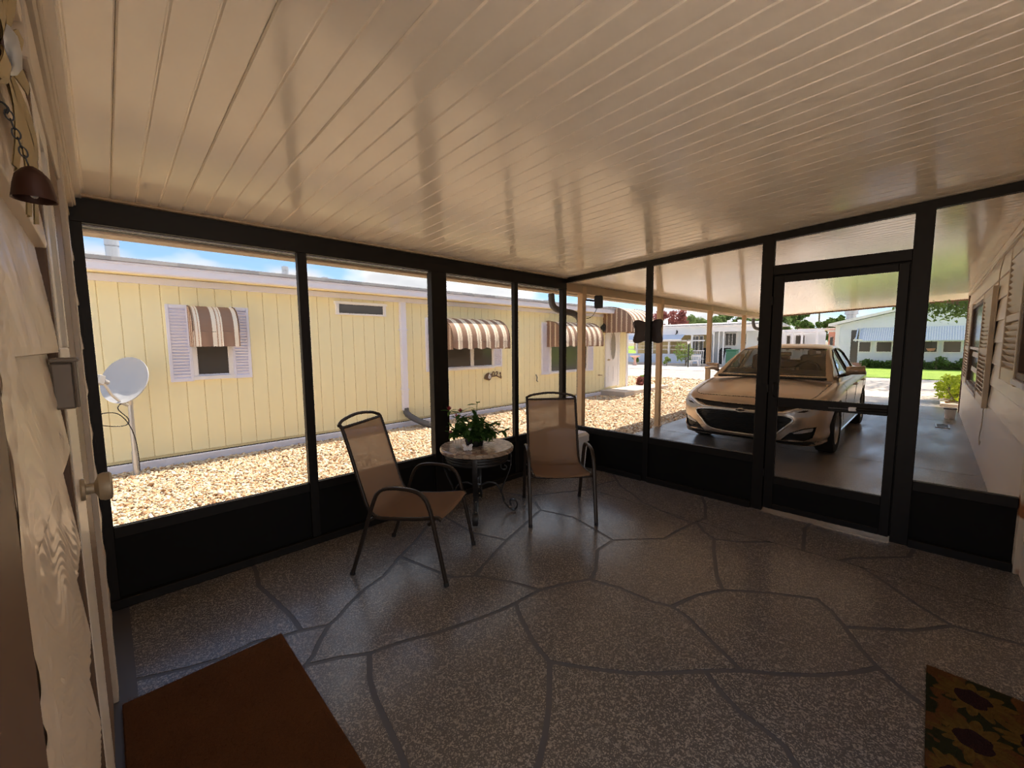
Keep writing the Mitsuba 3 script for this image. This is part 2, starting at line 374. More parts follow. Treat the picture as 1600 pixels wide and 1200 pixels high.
# edge beam and gutter along the open side
bm = struct('trim_1', 'tan aluminium edge beam with gutter along the open side of the carport')
obj('edge_beam', under(box(4.12, 14.72, 3.37, 3.47, -.115, -.001, .004)), 'm_tan', bm)
obj('soffit_strip', under(box(-.3, 14.72, 3.48, 3.83, -.018, -.003)), 'm_gutter', bm)
obj('gutter', under(box(-.3, 14.74, 3.84, 3.97, -.035, .07, .008)), 'm_gutter', bm)

# screened side wall
wl = struct('wall_left', 'dark bronze framed screen wall facing the yellow house')
Z0, Z1 = .475, 2.16
def post(x0, x1, y0, y1, z1, b=.003, m='m_bronze', par=wl): return obj('post', box(x0, x1, y0, y1, 0, z1, b), m, par)
for (a, b, dy) in ((-.125, -.03, .055), (1.030, 1.092, .05), (2.150, 2.315, .075), (3.205, 3.262, .05), (4.04, 4.115, .06)):
    post(a, b, YS, YS+dy, 2.30)
obj('header_beam', box(-.125, 4.115, YS-.004, YS+.07, Z1, 2.3, .003), 'm_bronze', wl)
obj('outer_header', box(-.125, 4.115, YS+.072, YS+.165, Z1-.002, 2.268, .003), 'm_bronze', wl)
obj('ceiling_channel', under(box(-.125, 4.1, YS-.028, YS-.004, -.014, -.001)), 'm_tan', wl)
bays = ((-.03, 1.030), (1.092, 2.150), (2.315, 3.205), (3.262, 4.04))
for (a, b) in bays:
    obj('sill_rail', box(a, b, YS+.002, YS+.05, .41, Z0, .003), 'm_bronze', wl)
    obj('kick_panel', box(a, b, YS+.022, YS+.03, .05, .41), 'm_bronze_dark', wl)
    obj('screen', sheet([[(a, YS+.028, Z0), (a, YS+.028, Z1)], [(b, YS+.028, Z0), (b, YS+.028, Z1)]]), 'm_screen', wl, label='fine insect screen')
    obj('spline_strip', box(a, b, YS+.052, YS+.060, Z1-.010, Z1+.002), 'm_white', wl)
obj('base_plate', box(-.125, 4.1, YS-.02, YS+.05, 0, .055, .004), 'm_bronze', wl)

# end wall with the screen door
we = struct('wall_end', 'dark bronze framed screen wall facing the carport')
def zh(y): return zc(y)-.006
def hdr(y0, y1, th, x0=XE, x1=XE+.055):
    m = box(x0, x1, y0, y1, -th, -.002, .003); return under(m)
obj('header_beam', hdr(-.50, YS+.0, .062), 'm_bronze', we)
for (a, b) in ((2.085, 2.145), (.985, 1.075), (.035, .135)):
    m = box(XE, XE+.05, a, b, 0, zc((a+b)/2)-.05, .003); obj('post', m, 'm_bronze', we)
bay2 = ((2.145, YS), (1.075, 2.085), (-.455, .035))
for (a, b) in bay2:
    zt = zc((a+b)/2)-.066
    obj('sill_rail', box(XE+.002, XE+.05, a, b, .42, .49, .003), 'm_bronze', we)
    obj('kick_panel', box(XE+.022, XE+.03, a, b, .05, .42), 'm_bronze_dark', we)
    obj('screen', sheet([[(XE+.026, a, .49), (XE+.026, a, zc(a)-.06)], [(XE+.026, b, .49), (XE+.026, b, zc(b)-.06)]]), 'm_screen', we, label='fine insect screen')
    obj('base_plate', box(XE-.02, XE+.05, a, b, 0, .06, .004), 'm_bronze', we)
obj('transom_bar', box(XE, XE+.05, .135, .985, 2.065, 2.145, .003), 'm_bronze', we)
obj('transom_screen', sheet([[(XE+.026, .135, 2.145), (XE+.026, .135, zc(.135)-.06)], [(XE+.026, .985, 2.145), (XE+.026, .985, zc(.985)-.06)]]), 'm_screen', we)
obj('end_trim', box(XE-.03, XE+.06, -.52, -.458, 0, 2.46, .004), 'm_rust', we, label='cream end trim with rust stains')

dr1 = struct('door_1', 'dark bronze screen door with a mid rail and kick panel')
dx0, dx1 = XE+.006, XE+.040
obj('stile', box(dx0, dx1, .905, .978, .03, 2.055, .003), 'm_bronze', dr1)
obj('stile', box(dx0, dx1, .142, .200, .03, 2.055, .003), 'm_bronze', dr1)
obj('top_rail', box(dx0, dx1, .200, .905, 2.0, 2.055, .003), 'm_bronze', dr1)
obj('mid_rail', box(dx0, dx1, .200, .905, .945, 1.025, .003), 'm_bronze', dr1)
obj('bottom_rail', box(dx0, dx1, .200, .905, .26, .33, .003), 'm_bronze', dr1)
obj('kick_panel', box(dx0+.01, dx0+.018, .200, .905, .08, .26), 'm_bronze_dark', dr1)
obj('sweep_rail', box(dx0, dx1, .200, .905, .03, .08, .003), 'm_bronze', dr1)
obj('screen', sheet([[(XE+.022, .2, 1.025), (XE+.022, .2, 2.0)], [(XE+.022, .905, 1.025), (XE+.022, .905, 2.0)]]), 'm_screen', dr1)
obj('screen', sheet([[(XE+.022, .2, .33), (XE+.022, .2, .945)], [(XE+.022, .905, .33), (XE+.022, .905, .945)]]), 'm_screen', dr1)
obj('door_stop', cat(box(XE+.036, XE+.05, .128, .150, .03, 2.07), box(XE+.036, XE+.05, .97, .99, .03, 2.07), box(XE+.036, XE+.05, .15, .97, 2.045, 2.07)), 'm_bronze', dr1)
k = obj('closer', cyl((dx0-.018, .20, .985), (dx0-.018, .42, .978), .012), 'm_bronze', dr1, smooth=40)
obj('rod', cyl((dx0-.018, .42, .978), (dx0-.018, .55, .974), .005), 'm_greydk', k, smooth=40)
obj('latch', box(dx0-.03, dx0, .375, .425, .962, .995, .006), 'm_white', dr1, label='small white latch on the mid rail')
for z in (.35, 1.1, 1.85):
    obj('hinge', cyl((dx0-.006, .980, z-.035), (dx0-.006, .983, z+.035), .007), 'm_bronze', dr1, smooth=40)
obj('pull_handle', tube(spline([(dx0, .93, 1.03), (dx0-.03, .935, 1.05), (dx0-.03, .935, 1.13), (dx0, .93, 1.15)]), .006), 'm_bronze', dr1, smooth=50)

# ---------------------------------------------------------------- shed wall at the left, seen along its face
wn = struct('wall_near', 'tan wood-grain lap siding wall close to the camera')
def lap(y0, y1, z0, xt=-.090, xb=-.070, h=.232, m='m_siding_near', par=wn, n=1):
    """One lap board: thin at its top, its lower edge proud."""
    pr = [(-.13, z0), (xb-.003, z0), (xb, z0+.004), (xb-.0003, z0+.012), (xt, z0+h+.012), (-.13, z0+h+.012)]
    return obj('lap_board', ext_ax(pr, y0, y1, 'y'), m, par)
EX, Z00 = .232, .097
def grain(y, z):
    """Embossed cedar grain: wavy cathedral ridges, in metres."""
    q = np.stack([y*2.3, z*3.0, y*0], -1); w = meshkit.fbm(q, 3, 5); w2 = meshkit.fbm(q*3.1+7, 2, 8)
    t = z*27+y*31+w*15.0+w2*3.0
    r = np.abs((t % 1.0)-.5)*2
    brk = meshkit.noise(np.stack([y*13, z*34, y*0+2], -1), 3)
    return (np.clip((r-.30)/.45, 0, 1)**1.2*(.35+.9*brk))*.0024 + (brk-.5)*.0006
def near_lap(z0, h, seed, y0=.668, y1=1.40):
    ys = np.linspace(y0, y1, 200); zs = np.concatenate([[z0+.0015, z0+.004], np.linspace(z0+.010, z0+h+.010, int(h/.0034))])
    u = np.clip((zs-z0)/h, 0, 1); xb = np.where(zs < z0+.006, -.0715, -.070)-.020*u
    Y, Z = np.meshgrid(ys, zs, indexing='ij')
    X = xb[None]+grain(Y+seed*1.7, Z+seed*.9)*np.clip((Z-z0)/.006, 0, 1)*np.clip((y1-Y)/.03, 0, 1)
    front = np.stack([X, Y, Z], -1); n = len(ys)
    row = lambda x, z: np.stack([np.full(n, x), ys, np.full(n, z)], -1)[:, None]
    L = np.concatenate([row(-.13, z0), row(-.074, z0), front, row(-.13, z0+h+.010)], 1)
    m = L.shape[1]; V = L.reshape(-1, 3); F = []
    i, j = np.meshgrid(np.arange(n-1), np.arange(m), indexing='ij'); k = (j+1) % m
    F = np.concatenate([np.stack([i*m+j, i*m+k, (i+1)*m+k], -1).reshape(-1, 3), np.stack([i*m+j, (i+1)*m+k, (i+1)*m+j], -1).reshape(-1, 3)])
    c = []
    for r in (0, n-1):
        o = len(V); V = np.vstack([V, [[-.10, ys[r], z0+h/2]]]); c.append(o)
        jj = np.arange(m); kk = (jj+1) % m; t = np.stack([np.full(m, o), r*m+jj, r*m+kk], -1)
        F = np.vstack([F, t if r else t[:, ::-1]])
    q = trimesh.Trimesh(V, F, process=False)
    if q.volume < 0: q.invert()
    return q
for k in range(-1, 10):
    z0, h = (Z00+EX*k, EX) if k >= 0 else (.002, .085)
    obj('lap_board', near_lap(z0, h, k+2), 'm_siding_near', wn, smooth=35)
    lap(2.44, 3.20, z0, h=h)
cb_y = np.linspace(.575, .664, 14); cb_z = np.linspace(0, 2.42, 420); Yc, Zc = np.meshgrid(cb_y, cb_z, indexing='ij')
obj('corner_board', box(-.13, -.0675, .574, .665, 0, 2.42, .003), 'm_siding_near', wn)
obj('corner_board_face', sheet(np.stack([-.0672+grain(Zc*.6, Yc*2.2+3)*.9, Yc, Zc], -1)[:, ::-1]), 'm_siding_near', wn, smooth=True)
obj('board', box(-.13, -.066, .20, .572, 0, 2.46, .003), 'm_trim_brown', wn, label='dark brown board nearest the camera')
obj('frieze_board', under(box(-.14, -.052, .58, 3.19, -.075, -.002, .006)), 'm_trim', wn)
obj('frieze_bead', under(tube([(-.050, .62, -.06), (-.050, 1.9, -.06), (-.050, 3.18, -.06)], .008)), 'm_trim', wn, smooth=50)

mat('m_trim_mid', (.22, .14, .085), .5)
# utility door in the shed wall, seen at a grazing angle
d2 = struct('door_2', 'light painted door with a narrow glass lite in the shed wall')
obj('near_jamb', box(-.16, -.076, 1.462, 1.512, 0, 2.12, .003), 'm_trim_brown', d2)
obj('back_jamb', box(-.17, -.15, 1.40, 1.47, 0, 2.3), 'm_trim_brown', d2)
obj('leaf', box(-.12, -.074, 1.514, 1.90, .012, 1.50, .003), 'm_trim_light', d2)
for (a, b, z0, z1) in ((1.514, 1.60, 1.50, 2.12), (1.83, 1.90, 1.50, 2.12), (1.60, 1.83, 2.06, 2.12)):
    obj('lite_frame', box(-.12, -.074, a, b, z0, z1, .003), 'm_trim_light', d2)
obj('lite', box(-.098, -.092, 1.60, 1.83, 1.50, 2.06), 'm_darkpane', d2)
obj('far_stile', box(-.12, -.075, 1.903, 2.33, .012, 2.12, .003), 'm_trim_mid', d2)
obj('casing', box(-.13, -.058, 2.332, 2.44, 0, 2.28, .004), 'm_trim', d2)
obj('head_casing', box(-.13, -.066, 1.42, 2.332, 2.125, 2.28, .004), 'm_trim', d2)
kn = obj('knob', lathe([(0, 0), (.030, 0), (.032, .004), (.030, .010), (.016, .012), (.015, .028), (.022, .032), (.037, .038), (.041, .048), (.040, .062), (.034, .066), (0, .067)], 24), 'm_brass', d2, smooth=40)
scene[kn]['to_world'] = T().translate([-.074, 1.68, 1.095]).rotate([0, 1, 0], 90)

# ---------------------------------------------------------------- house wall along the right of the carport
wr = struct('wall_right', 'tan wood-grain lap siding of the house beside the carport')
def hlap(x0, x1, z0, h=EX, m='m_siding'):
    pr = [(YH-.06, z0), (YH+.020, z0), (YH+.022, z0+.005), (YH+.002, z0+h+.01), (YH-.06, z0+h+.01)]
    return obj('lap_board', ext_ax(pr, x0, x1, 'x'), m, wr)
obj('skirt_panel', box(3.9, 12.62, YH-.06, YH+.015, -.1, .78), 'm_siding', wr)
for k in range(8):
    z0 = .78+EX*k
    for (a, b) in ((3.9, 7.9), (7.904, 12.62)):
        hlap(a, b, z0, h=min(EX, 2.5-z0))
obj('porch_wall_panel', box(1.6, 3.9, YH-.06, YH, -.1, 2.5), 'm_siding', wr)
obj('corner_board', box(12.60, 12.68, YH-.08, YH+.032, -.1, 2.5, .004), 'm_trim_brown', wr)
obj('top_trim', box(3.9, 12.7, YH, YH+.04, 2.41, 2.48, .004), 'm_trim', wr)
obj('house_end_wall', box(12.55, 12.62, -7.0, YH-.06, -.1, 2.7), 'm_siding', wr)
obj('house_back_wall', box(1.6, 12.6, -7.0, -6.94, -.1, 2.7), 'm_siding', wr)
obj('house_near_wall', box(1.6, 1.66, -6.94, YH-.06, -.1, 2.7), 'm_siding', wr)
obj('house_roof', box(1.5, 12.9, -7.3, -.57, 2.62, 2.72), 'm_roof', wr)
obj('shed_back_wall', box(-.20, -.14, .2, 3.2, -.1, 2.5), 'm_trim_brown', wn)
def hwin(x0, x1, z0, z1, name, lab, sw, both=True):
    w = struct(name, lab); y = YH+.022
    fr = .05
    for (a, b, c, d) in ((x0, x0+fr, z0, z1), (x1-fr, x1, z0, z1), (x0+fr, x1-fr, z0, z0+fr), (x0+fr, x1-fr, z1-fr, z1)):
        obj('frame', box(a, b, y-.05, y+.035, c, d, .004), 'm_trim_brown', w)
    zm = (z0+z1)/2-.05
    obj('meeting_rail', box(x0+fr, x1-fr, y-.03, y+.03, zm-.02, zm+.02, .004), 'm_lav', w)
    obj('pane', box(x0+fr, x1-fr, y-.012, y-.006, z0+fr, zm-.02), 'm_darkpane', w)
    obj('pane', box(x0+fr, x1-fr, y+.002, y+.008, zm+.02, z1-fr), 'm_darkpane', w)
    obj('sill', box(x0-.03, x1+.03, y-.03, y+.055, z0-.04, z0, .004), 'm_lav', w)
    for s in ((x0-sw, x0-.01), (x1+.01, x1+sw))[0 if both else 1:]:
        sh = obj('shutter', cat(box(s[0], s[0]+.05, y, y+.045, z0-.06, z1+.04, .004), box(s[1]-.05, s[1], y, y+.045, z0-.06, z1+.04, .004), box(s[0]+.05, s[1]-.05, y, y+.04, z0-.06, z0+.05, .004), box(s[0]+.05, s[1]-.05, y, y+.04, z1-.05, z1+.04, .004), box(s[0]+.05, s[1]-.05, y, y+.04, zm-.03, zm+.03, .004), box(s[0]+.05, s[1]-.05, y, y+.006, z0, z1)), 'm_trim', w)
        n = int((z1-z0-.1)/.05); st = mikit.ply(move(box(0, s[1]-s[0]-.10, -.004, .004, -.028, .028), R=trimesh.transformations.rotation_matrix(-.62, [1, 0, 0])[:3, :3]), 'm_trim')
        for i in range(n):
            zz = z0+.08+i*.05
            if abs(zz-zm) > .05: obj('louver', st, None, sh, to_world=T().translate([s[0]+.05, y+.024, zz]))
hwin(8.15, 10.3, .80, 2.06, 'window_1', 'brown framed house window with louvered shutters farther along the carport', 1.15)
hwin(4.22, 4.72, 1.22, 2.24, 'window_2', 'brown framed house window with louvered shutters nearest the porch', .92, False)

# carport posts
for i, x in enumerate((4.69, 7.03, 9.37, 11.70, 14.05)):
    p = thing('carport_post', ['tan square carport post nearest the screen wall corner', 'tan square carport post behind the dark plaque, second from the porch', 'tan square carport post third from the porch', 'tan square carport post fourth from the porch, beside the car windshield', 'tan square carport post at the far end of the carport'][i], 'post', 'tan posts along the carport edge')
    obj('shaft', box(x, x+.085, 3.375, 3.46, .01, zc(3.42)-.115, .006), 'm_post', p)
    obj('foot_plate', box(x-.02, x+.105, 3.36, 3.475, 0, .012, .003), 'm_post', p)
    obj('bracket', box(x-.004, x+.089, 3.369, 3.376, zc(3.42)-.20, zc(3.42)-.02, .001), 'm_post', p)

# ground
gr = np.array
def ground(name, poly, z, m, lab=None):
    k = struct(name, lab); scene[k] = mikit.ply(ext(sg.Polygon(poly), z-.3, z), m); return k
ground('ground_soil', [(-30, 3.40), (14.9, 3.40), (14.9, -.52), (18.2, -.52), (18.2, 40), (-30, 40)], -.125, 'm_soil', 'tan gravel bed under the pebbles')
ground('ground_drive', [(14.9, -.52), (18.4, -.52), (18.4, 3.2), (14.9, 3.2)], -.02, 'm_walk', 'pale concrete driveway in the sun beyond the slab')
ground('ground_road', [(18.2, -30), (24.3, -30), (24.3, 60), (18.2, 60)], -.115, 'm_road', 'grey asphalt street')
ground('ground_walk', [(24.3, 4.0), (27.6, 4.0), (27.6, 60), (24.3, 60)], -.10, 'm_walk', 'pale concrete strip across the street')
ground('ground_lawn', [(24.3, -40), (60, -40), (60, 4.0), (24.3, 4.0)], -.09, 'm_grass', 'sunlit green lawn across the street')
ground('ground_lots', [(27.6, 4.0), (60, 4.0), (60, 60), (27.6, 60)], -.11, 'm_walk')
ground('ground_far', [(60, -150), (220, -150), (220, 150), (60, 150)], -.12, 'm_grass')
ground('ground_house', [(-30, -40), (18.2, -40), (18.2, -.52), (-30, -.52)], -.13, 'm_walk')
ground('ground_porch_side', [(-30, -.52), (-.3, -.52), (-.3, 3.4), (-30, 3.4)], -.13, 'm_walk')
# ================================================================ yellow house next door
YW = 7.25
hs = thing('mobile_home', 'pale yellow panelled mobile home with white shutters and striped awnings beyond the gravel', 'house')
plk = mikit.ply(box(0, .196, 0, .03, .035, 2.42, .006), 'm_yellow')
for i in range(70):
    obj('wall_plank', plk, None, hs, to_world=T().translate([-1.40+.2*i, YW, 0]))
obj('wall_backing', box(-1.4, 12.6, YW+.004, YW+.10, .0, 2.45), 'm_yellow_dk', hs)
obj('end_wall', box(12.55, 12.6, YW+.03, 11.6, -.1, 2.45), 'm_yellow', hs)
obj('end_wall', box(-1.45, -1.4, YW+.03, 11.6, -.1, 2.45), 'm_yellow', hs)
obj('back_wall', box(-1.4, 12.55, 11.55, 11.6, -.1, 2.45), 'm_yellow', hs)
obj('base_gap', box(-1.4, 12.5, YW+.02, YW+.06, -.1, .04), 'm_black', hs)
obj('skirt_strip', box(-1.4, 12.6, YW-.07, YW-.01, -.13, -.008, .006), 'm_lav', hs)
obj('frieze_band', box(-1.4, 12.6, YW-.035, YW, 2.315, 2.405, .006), 'm_lav', hs)
obj('soffit', box(-1.45, 12.75, 6.96, YW, 2.415, 2.43), 'm_yellow', hs)
obj('gutter', cat(box(-1.45, 12.75, 6.84, 6.965, 2.40, 2.50, .01), box(-1.45, 12.75, 6.825, 6.845, 2.485, 2.515, .005)), 'm_lav', hs)
obj('roof', cat(ext_ax([(6.80, 2.515), (9.3, 2.80), (9.3, 2.86), (6.80, 2.56)], -1.5, 12.9, 'x'), ext_ax([(9.3, 2.80), (11.9, 2.5), (11.9, 2.55), (9.3, 2.86)], -1.5, 12.9, 'x')), 'm_roof', hs)
obj('corner_trim', box(12.58, 12.68, YW-.03, YW+.06, .0, 2.41, .006), 'm_lav', hs)
for (x, y, h, r) in ((.20, 8.2, .33, .075), (2.54, 8.6, .24, .055), (3.30, 8.7, .12, .06), (9.9, 8.5, .12, .08)):
    z = 2.53+(y-6.8)*.116
    v = obj('roof_vent', cat(lathe([(r*1.5, z-.02), (r*1.5, z+.03), (r, z+.05), (r, z+h*.65), (r*.92, z+h*.67), (r*.92, z+h*.72)], 18, (x, y, 0)), lathe([(r*1.06, z+h*.70), (r*1.06, z+h), (0, z+h+.01)], 18, (x, y, 0))), 'm_galv', hs, smooth=40)
def ywin(x0, x1, z0, z1, shut, mull=None, ztop=None):
    w = obj('window', cat(box(x0-.055, x0, YW-.045, YW, z0-.05, z1+.05, .004), box(x1, x1+.055, YW-.045, YW, z0-.05, z1+.05, .004), box(x0, x1, YW-.045, YW, z1, z1+.05, .004), box(x0-.07, x1+.07, YW-.06, YW, z0-.055, z0, .004)), 'm_white', hs)
    xs = [x0]+([mull-.045, mull+.045] if mull else [])+[x1]
    if mull: obj('mullion', box(mull-.045, mull+.045, YW-.04, YW, z0, z1, .004), 'm_white', w)
    for a, b in zip(xs[::2], xs[1::2]):
        obj('pane', box(a, b, YW-.016, YW-.010, z0+.02, z1), 'm_darkpane', w)
        obj('sash_rail', box(a, b, YW-.03, YW-.012, z0, z0+.022, .003), 'm_lav', w)
    for (a, b, c, d) in shut:
        s = obj('shutter', cat(box(a, a+.035, YW-.045, YW-.002, c, d, .004), box(b-.035, b, YW-.045, YW-.002, c, d, .004), box(a+.035, b-.035, YW-.042, YW-.002, c, c+.05, .004), box(a+.035, b-.035, YW-.042, YW-.002, d-.05, d, .004), box(a+.035, b-.035, YW-.012, YW-.004, c+.05, d-.05)), 'm_lav', hs)
        n = int((d-c-.11)/.042)
        st = mikit.ply(move(box(0, b-a-.07, -.004, .004, -.024, .024), R=trimesh.transformations.rotation_matrix(.62, [1, 0, 0])[:3, :3]), 'm_lav')
        for i in range(n): obj('louver', st, None, s, to_world=T().translate([a+.035, YW-.024, c+.075+i*.042]))
ywin(.94, 1.30, 1.09, 1.95, [(.63, .885, 1.02, 2.07), (1.355, 1.59, 1.03, 2.07)])
ywin(5.02, 6.47, 1.0, 1.95, [(4.68, 4.96, .95, 2.05), (6.53, 6.79, .97, 1.95)], mull=5.88)
ywin(8.62, 10.25, .74, 1.95, [(8.24, 8.56, .68, 2.07), (10.31, 10.6, .68, 2.05)])
# clerestory window
w = obj('window', cat(box(2.89, 2.945, YW-.05, YW, 2.03, 2.255, .004), box(3.765, 3.82, YW-.05, YW, 2.03, 2.255, .004), box(2.87, 3.84, YW-.055, YW, 2.215, 2.262, .004), box(2.945, 3.765, YW-.05, YW, 2.03, 2.062, .004)), 'm_white', hs)
obj('pane', box(2.945, 3.765, YW-.02, YW-.012, 2.06, 2.22), 'm_darkpane', w)
# awnings: bowed fabric hoods
def awning(x0, x1, ztop, depth, zfront, val, scal=0):
    th = np.linspace(0, math.pi/2, 14); H = ztop-zfront
    prof = [(YW-.01-depth*math.sin(t)**.85, zfront+H*math.cos(t)**.9 if t < math.pi/2-1e-6 else zfront) for t in th]
    n = max(6, int((x1-x0)/.05)); xs = np.linspace(x0, x1, n)
    a = obj('awning', sheet([[(x, y, z) for (y, z) in prof] for x in xs]), 'm_str_x', hs, smooth=True)
    y0 = prof[-1][0]
    P = []
    for x in xs:
        sc = abs(math.sin((x-x0)/.30*math.pi)) if scal else 1.0
        P.append([(x, y0-.004-.010*math.sin((x-x0)*21), zfront-val*f*(1 if f < 1 else (.78+.22*sc))) for f in (0, .33, .66, 1)])
    obj('valance', sheet(P), 'm_str_x', a, smooth=True)
    for x in (x0, x1):
        pl = [(p[0], p[1]) for p in prof]+[(y0, zfront-val), (YW-.01, zfront-val)]
        obj('side_panel', ext_ax(pl, x-.002, x+.002, 'x'), 'm_str_y', a)
        obj('hoop', tube([(x, p[0]-.003, p[1]+.003) for p in prof], .006), 'm_trim_brown', a, smooth=50)
    obj('front_bar', cyl((x0, y0+.012, zfront), (x1, y0+.012, zfront), .010, 8), 'm_greydk', a, smooth=40)
    return a
awning(.865, 1.385, 2.06, .40, 1.70, .20)
awning(4.95, 6.53, 2.06, .57, 1.57, .17, 1)
awning(8.45, 10.30, 2.10, .57, 1.58, .16, 1)
awning(11.15, 12.56, 2.62, 1.05, 1.95, .12)
# door with oval lite, steps
d = obj('door', cat(box(11.28, 11.36, YW-.05, YW, .10, 2.1, .004), box(12.02, 12.10, YW-.05, YW, .10, 2.1, .004), box(11.36, 12.02, YW-.05, YW, 2.03, 2.1, .004), box(11.36, 12.02, YW-.035, YW-.005, .12, 2.03, .004)), 'm_white', hs)
el = np.linspace(0, 2*np.pi, 32, endpoint=False)
obj('oval_lite', ext_ax([(11.69+.145*math.cos(t), 1.42+.44*math.sin(t)) for t in el], YW-.048, YW-.034, 'y'), 'm_curtain', d)
obj('oval_frame', tube([(11.69+.155*math.cos(t), YW-.045, 1.42+.455*math.sin(t)) for t in el], .016, closed=True), 'm_white', d, smooth=50)
for xa in (11.43, 11.72):
    obj('raised_panel', box(xa, xa+.23, YW-.046, YW-.03, .28, .78, .012), 'm_white', d)
obj('knob', lathe([(0, 0), (.03, 0), (.012, .02), (.03, .04), (.028, .06), (0, .065)], 14), 'm_brass', d, smooth=40, to_world=T().translate([11.42, YW-.035, .98]).rotate([1, 0, 0], 90))
# downspout
ds = obj('downspout', cat(box(4.10, 4.22, YW-.085, YW-.005, .22, 2.33, .008), box(4.085, 4.235, YW-.09, YW, 1.78, 1.81, .003), box(4.085, 4.235, YW-.09, YW, .62, .65, .003)), 'm_lav', hs)
obj('drain_hose', tube(spline([(4.16, YW-.05, .26), (4.17, YW-.08, .16), (4.24, YW-.20, .07), (4.36, YW-.42, -.02), (4.47, YW-.62, -.055)], 8), .060, 14), 'm_greydk', ds, smooth=50, label='dark flexible drain hose at the foot of the downspout')
obj('hose_end', tube([(4.46, YW-.61, -.054), (4.50, YW-.68, -.060), (4.53, YW-.74, -.064)], .066, 16), 'm_grey', ds, smooth=50)
# small wall fittings
obj('wall_hook', tube(spline([(8.03, YW-.01, .70), (8.03, YW-.05, .62), (8.00, YW-.06, .55), (8.06, YW-.05, .52)]), .012), 'm_greydk', hs, smooth=50)
obj('hose_bib', cat(cyl((10.93, YW, .52), (10.93, YW-.09, .52), .02), lathe([(0, -.012), (.05, -.012), (.05, .012), (0, .012)], 12, (10.93, YW-.09, .52))), 'm_brass', hs, smooth=40)
lt = obj('wall_lantern', cat(box(11.02, 11.10, YW-.05, YW, 1.93, 2.03, .01), lathe([(.02, 1.86), (.05, 1.90), (.06, 2.02), (.07, 2.04), (.02, 2.10), (0, 2.12)], 8, (11.06, YW-.10, 0))), 'm_black', hs)

# house number plaque: dark shell with cut numerals
nk = thing('house_number_sign', 'small dark arched house number sign on the yellow wall under the wide awning', 'sign')
sh = [(6.24, .70)]+[(6.24+.13*(1-math.cos(t))*1.0, .70+.135*math.sin(t)**.8) for t in np.linspace(.1, 1.57, 9)]+[(6.46, .80), (6.44, .70), (6.38, .655)]
obj('shell', ext_ax(sh, YW-.03, YW-.018, 'y'), 'm_trim_brown', nk)
arc = [(6.34+.43*u, YW-.024, .685+.07*math.sin(math.pi*u)*1.0) for u in np.linspace(0, 1, 14)]
obj('base_bar', tube(arc, .012, 6), 'm_trim_brown', nk, smooth=50)
for ch, x, z, m in (('6', 6.33, .705, 'm_white'), ('0', 6.46, .745, 'm_trim_brown'), ('2', 6.57, .745, 'm_trim_brown'), ('1', 6.69, .715, 'm_trim_brown')):
    t_ = meshkit.text_mesh(ch, .115, .010, bold=True)
    obj('numeral', move(t_, (x, YW-.032 if ch == '6' else YW-.02, z), R=np.array([[1, 0, 0], [0, 0, -1], [0, 1, 0]], float)), m, nk)

# step slab
st = tag(obj('doorstep', box(11.0, 13.9, 6.35, YW-.03, -.13, .045, .012), 'm_walk'), 'pale concrete doorstep slab below the oval-glass door', 'step')

# ---------------------------------------------------------------- satellite dish
dk = thing('satellite_dish', 'grey satellite dish on a galvanized pole in front of the yellow wall', 'satellite dish')
px, py = .195, 6.95
obj('pole', cyl((px, py, -.14), (px, py, .86), .026, 16), 'm_galv', dk, smooth=40)
obj('pole_sleeve', cyl((px, py, -.14), (px, py, .20), .033, 16), 'm_galv', dk, smooth=40)
nd = np.array([-.58, -.72, .38]); nd /= np.linalg.norm(nd)
uu = np.cross([0, 0, 1.0], nd); uu /= np.linalg.norm(uu); vv = np.cross(nd, uu); Rd = np.stack([uu, vv, nd], 1)
pr = [(0, 0)]+[(r, .80*r*r) for r in np.linspace(.03, .265, 10)]+[(.276, .062), (.276, .046)]+[(r, .80*r*r-.012) for r in np.linspace(.26, .03, 8)]+[(0, -.012)]
dc = np.array([.195, 6.86, 1.085])
mat('m_dish', (.42, .45, .50), .5)
obj('reflector', move(lathe(pr, 44), dc, s=(1.0, 1.0, 1.0), R=Rd@np.diag([.94, 1.06, 1])), 'm_dish', dk, smooth=40)
bot = dc-vv*.28
lnb = dc+nd*.36-vv*.10+uu*.0
obj('arm', cat(tube([bot+nd*.0, (bot+lnb)/2-vv*.03, lnb-nd*.02], .016, 8), cyl(bot-nd*.07, bot+nd*.03, .018)), 'm_galv', dk, smooth=40)
obj('feed_horn', cat(cyl(lnb-nd*.09, lnb-nd*.02, .026, r2=.034), move(box(-.035, .035, -.055, .055, -.02, .06, .01), lnb, R=Rd)), 'm_grey', dk, smooth=30)
obj('bracket', cat(cyl(dc-nd*.01-vv*.1, (px, py, .80), .03), move(box(-.05, .05, -.06, .06, -.05, 0, .008), dc-nd*.012-vv*.09, R=Rd)), 'm_galv', dk, smooth=30)
cb = [bot+nd*.03, bot+nd*.05-vv*.08, (px-.03, py-.06, .62), (px-.06, py-.08, .55), (px-.20, py-.10, .56), (px-.33, py-.10, .62), (px-.28, py-.09, .71), (px-.14, py-.09, .71), (px-.05, py-.07, .60), (px+.01, py-.045, .40), (px+.03, py-.04, .15), (px+.03, py-.04, -.05)]
obj('cable', tube(spline(cb, 8), .0055, 6), 'm_black', dk, smooth=50)

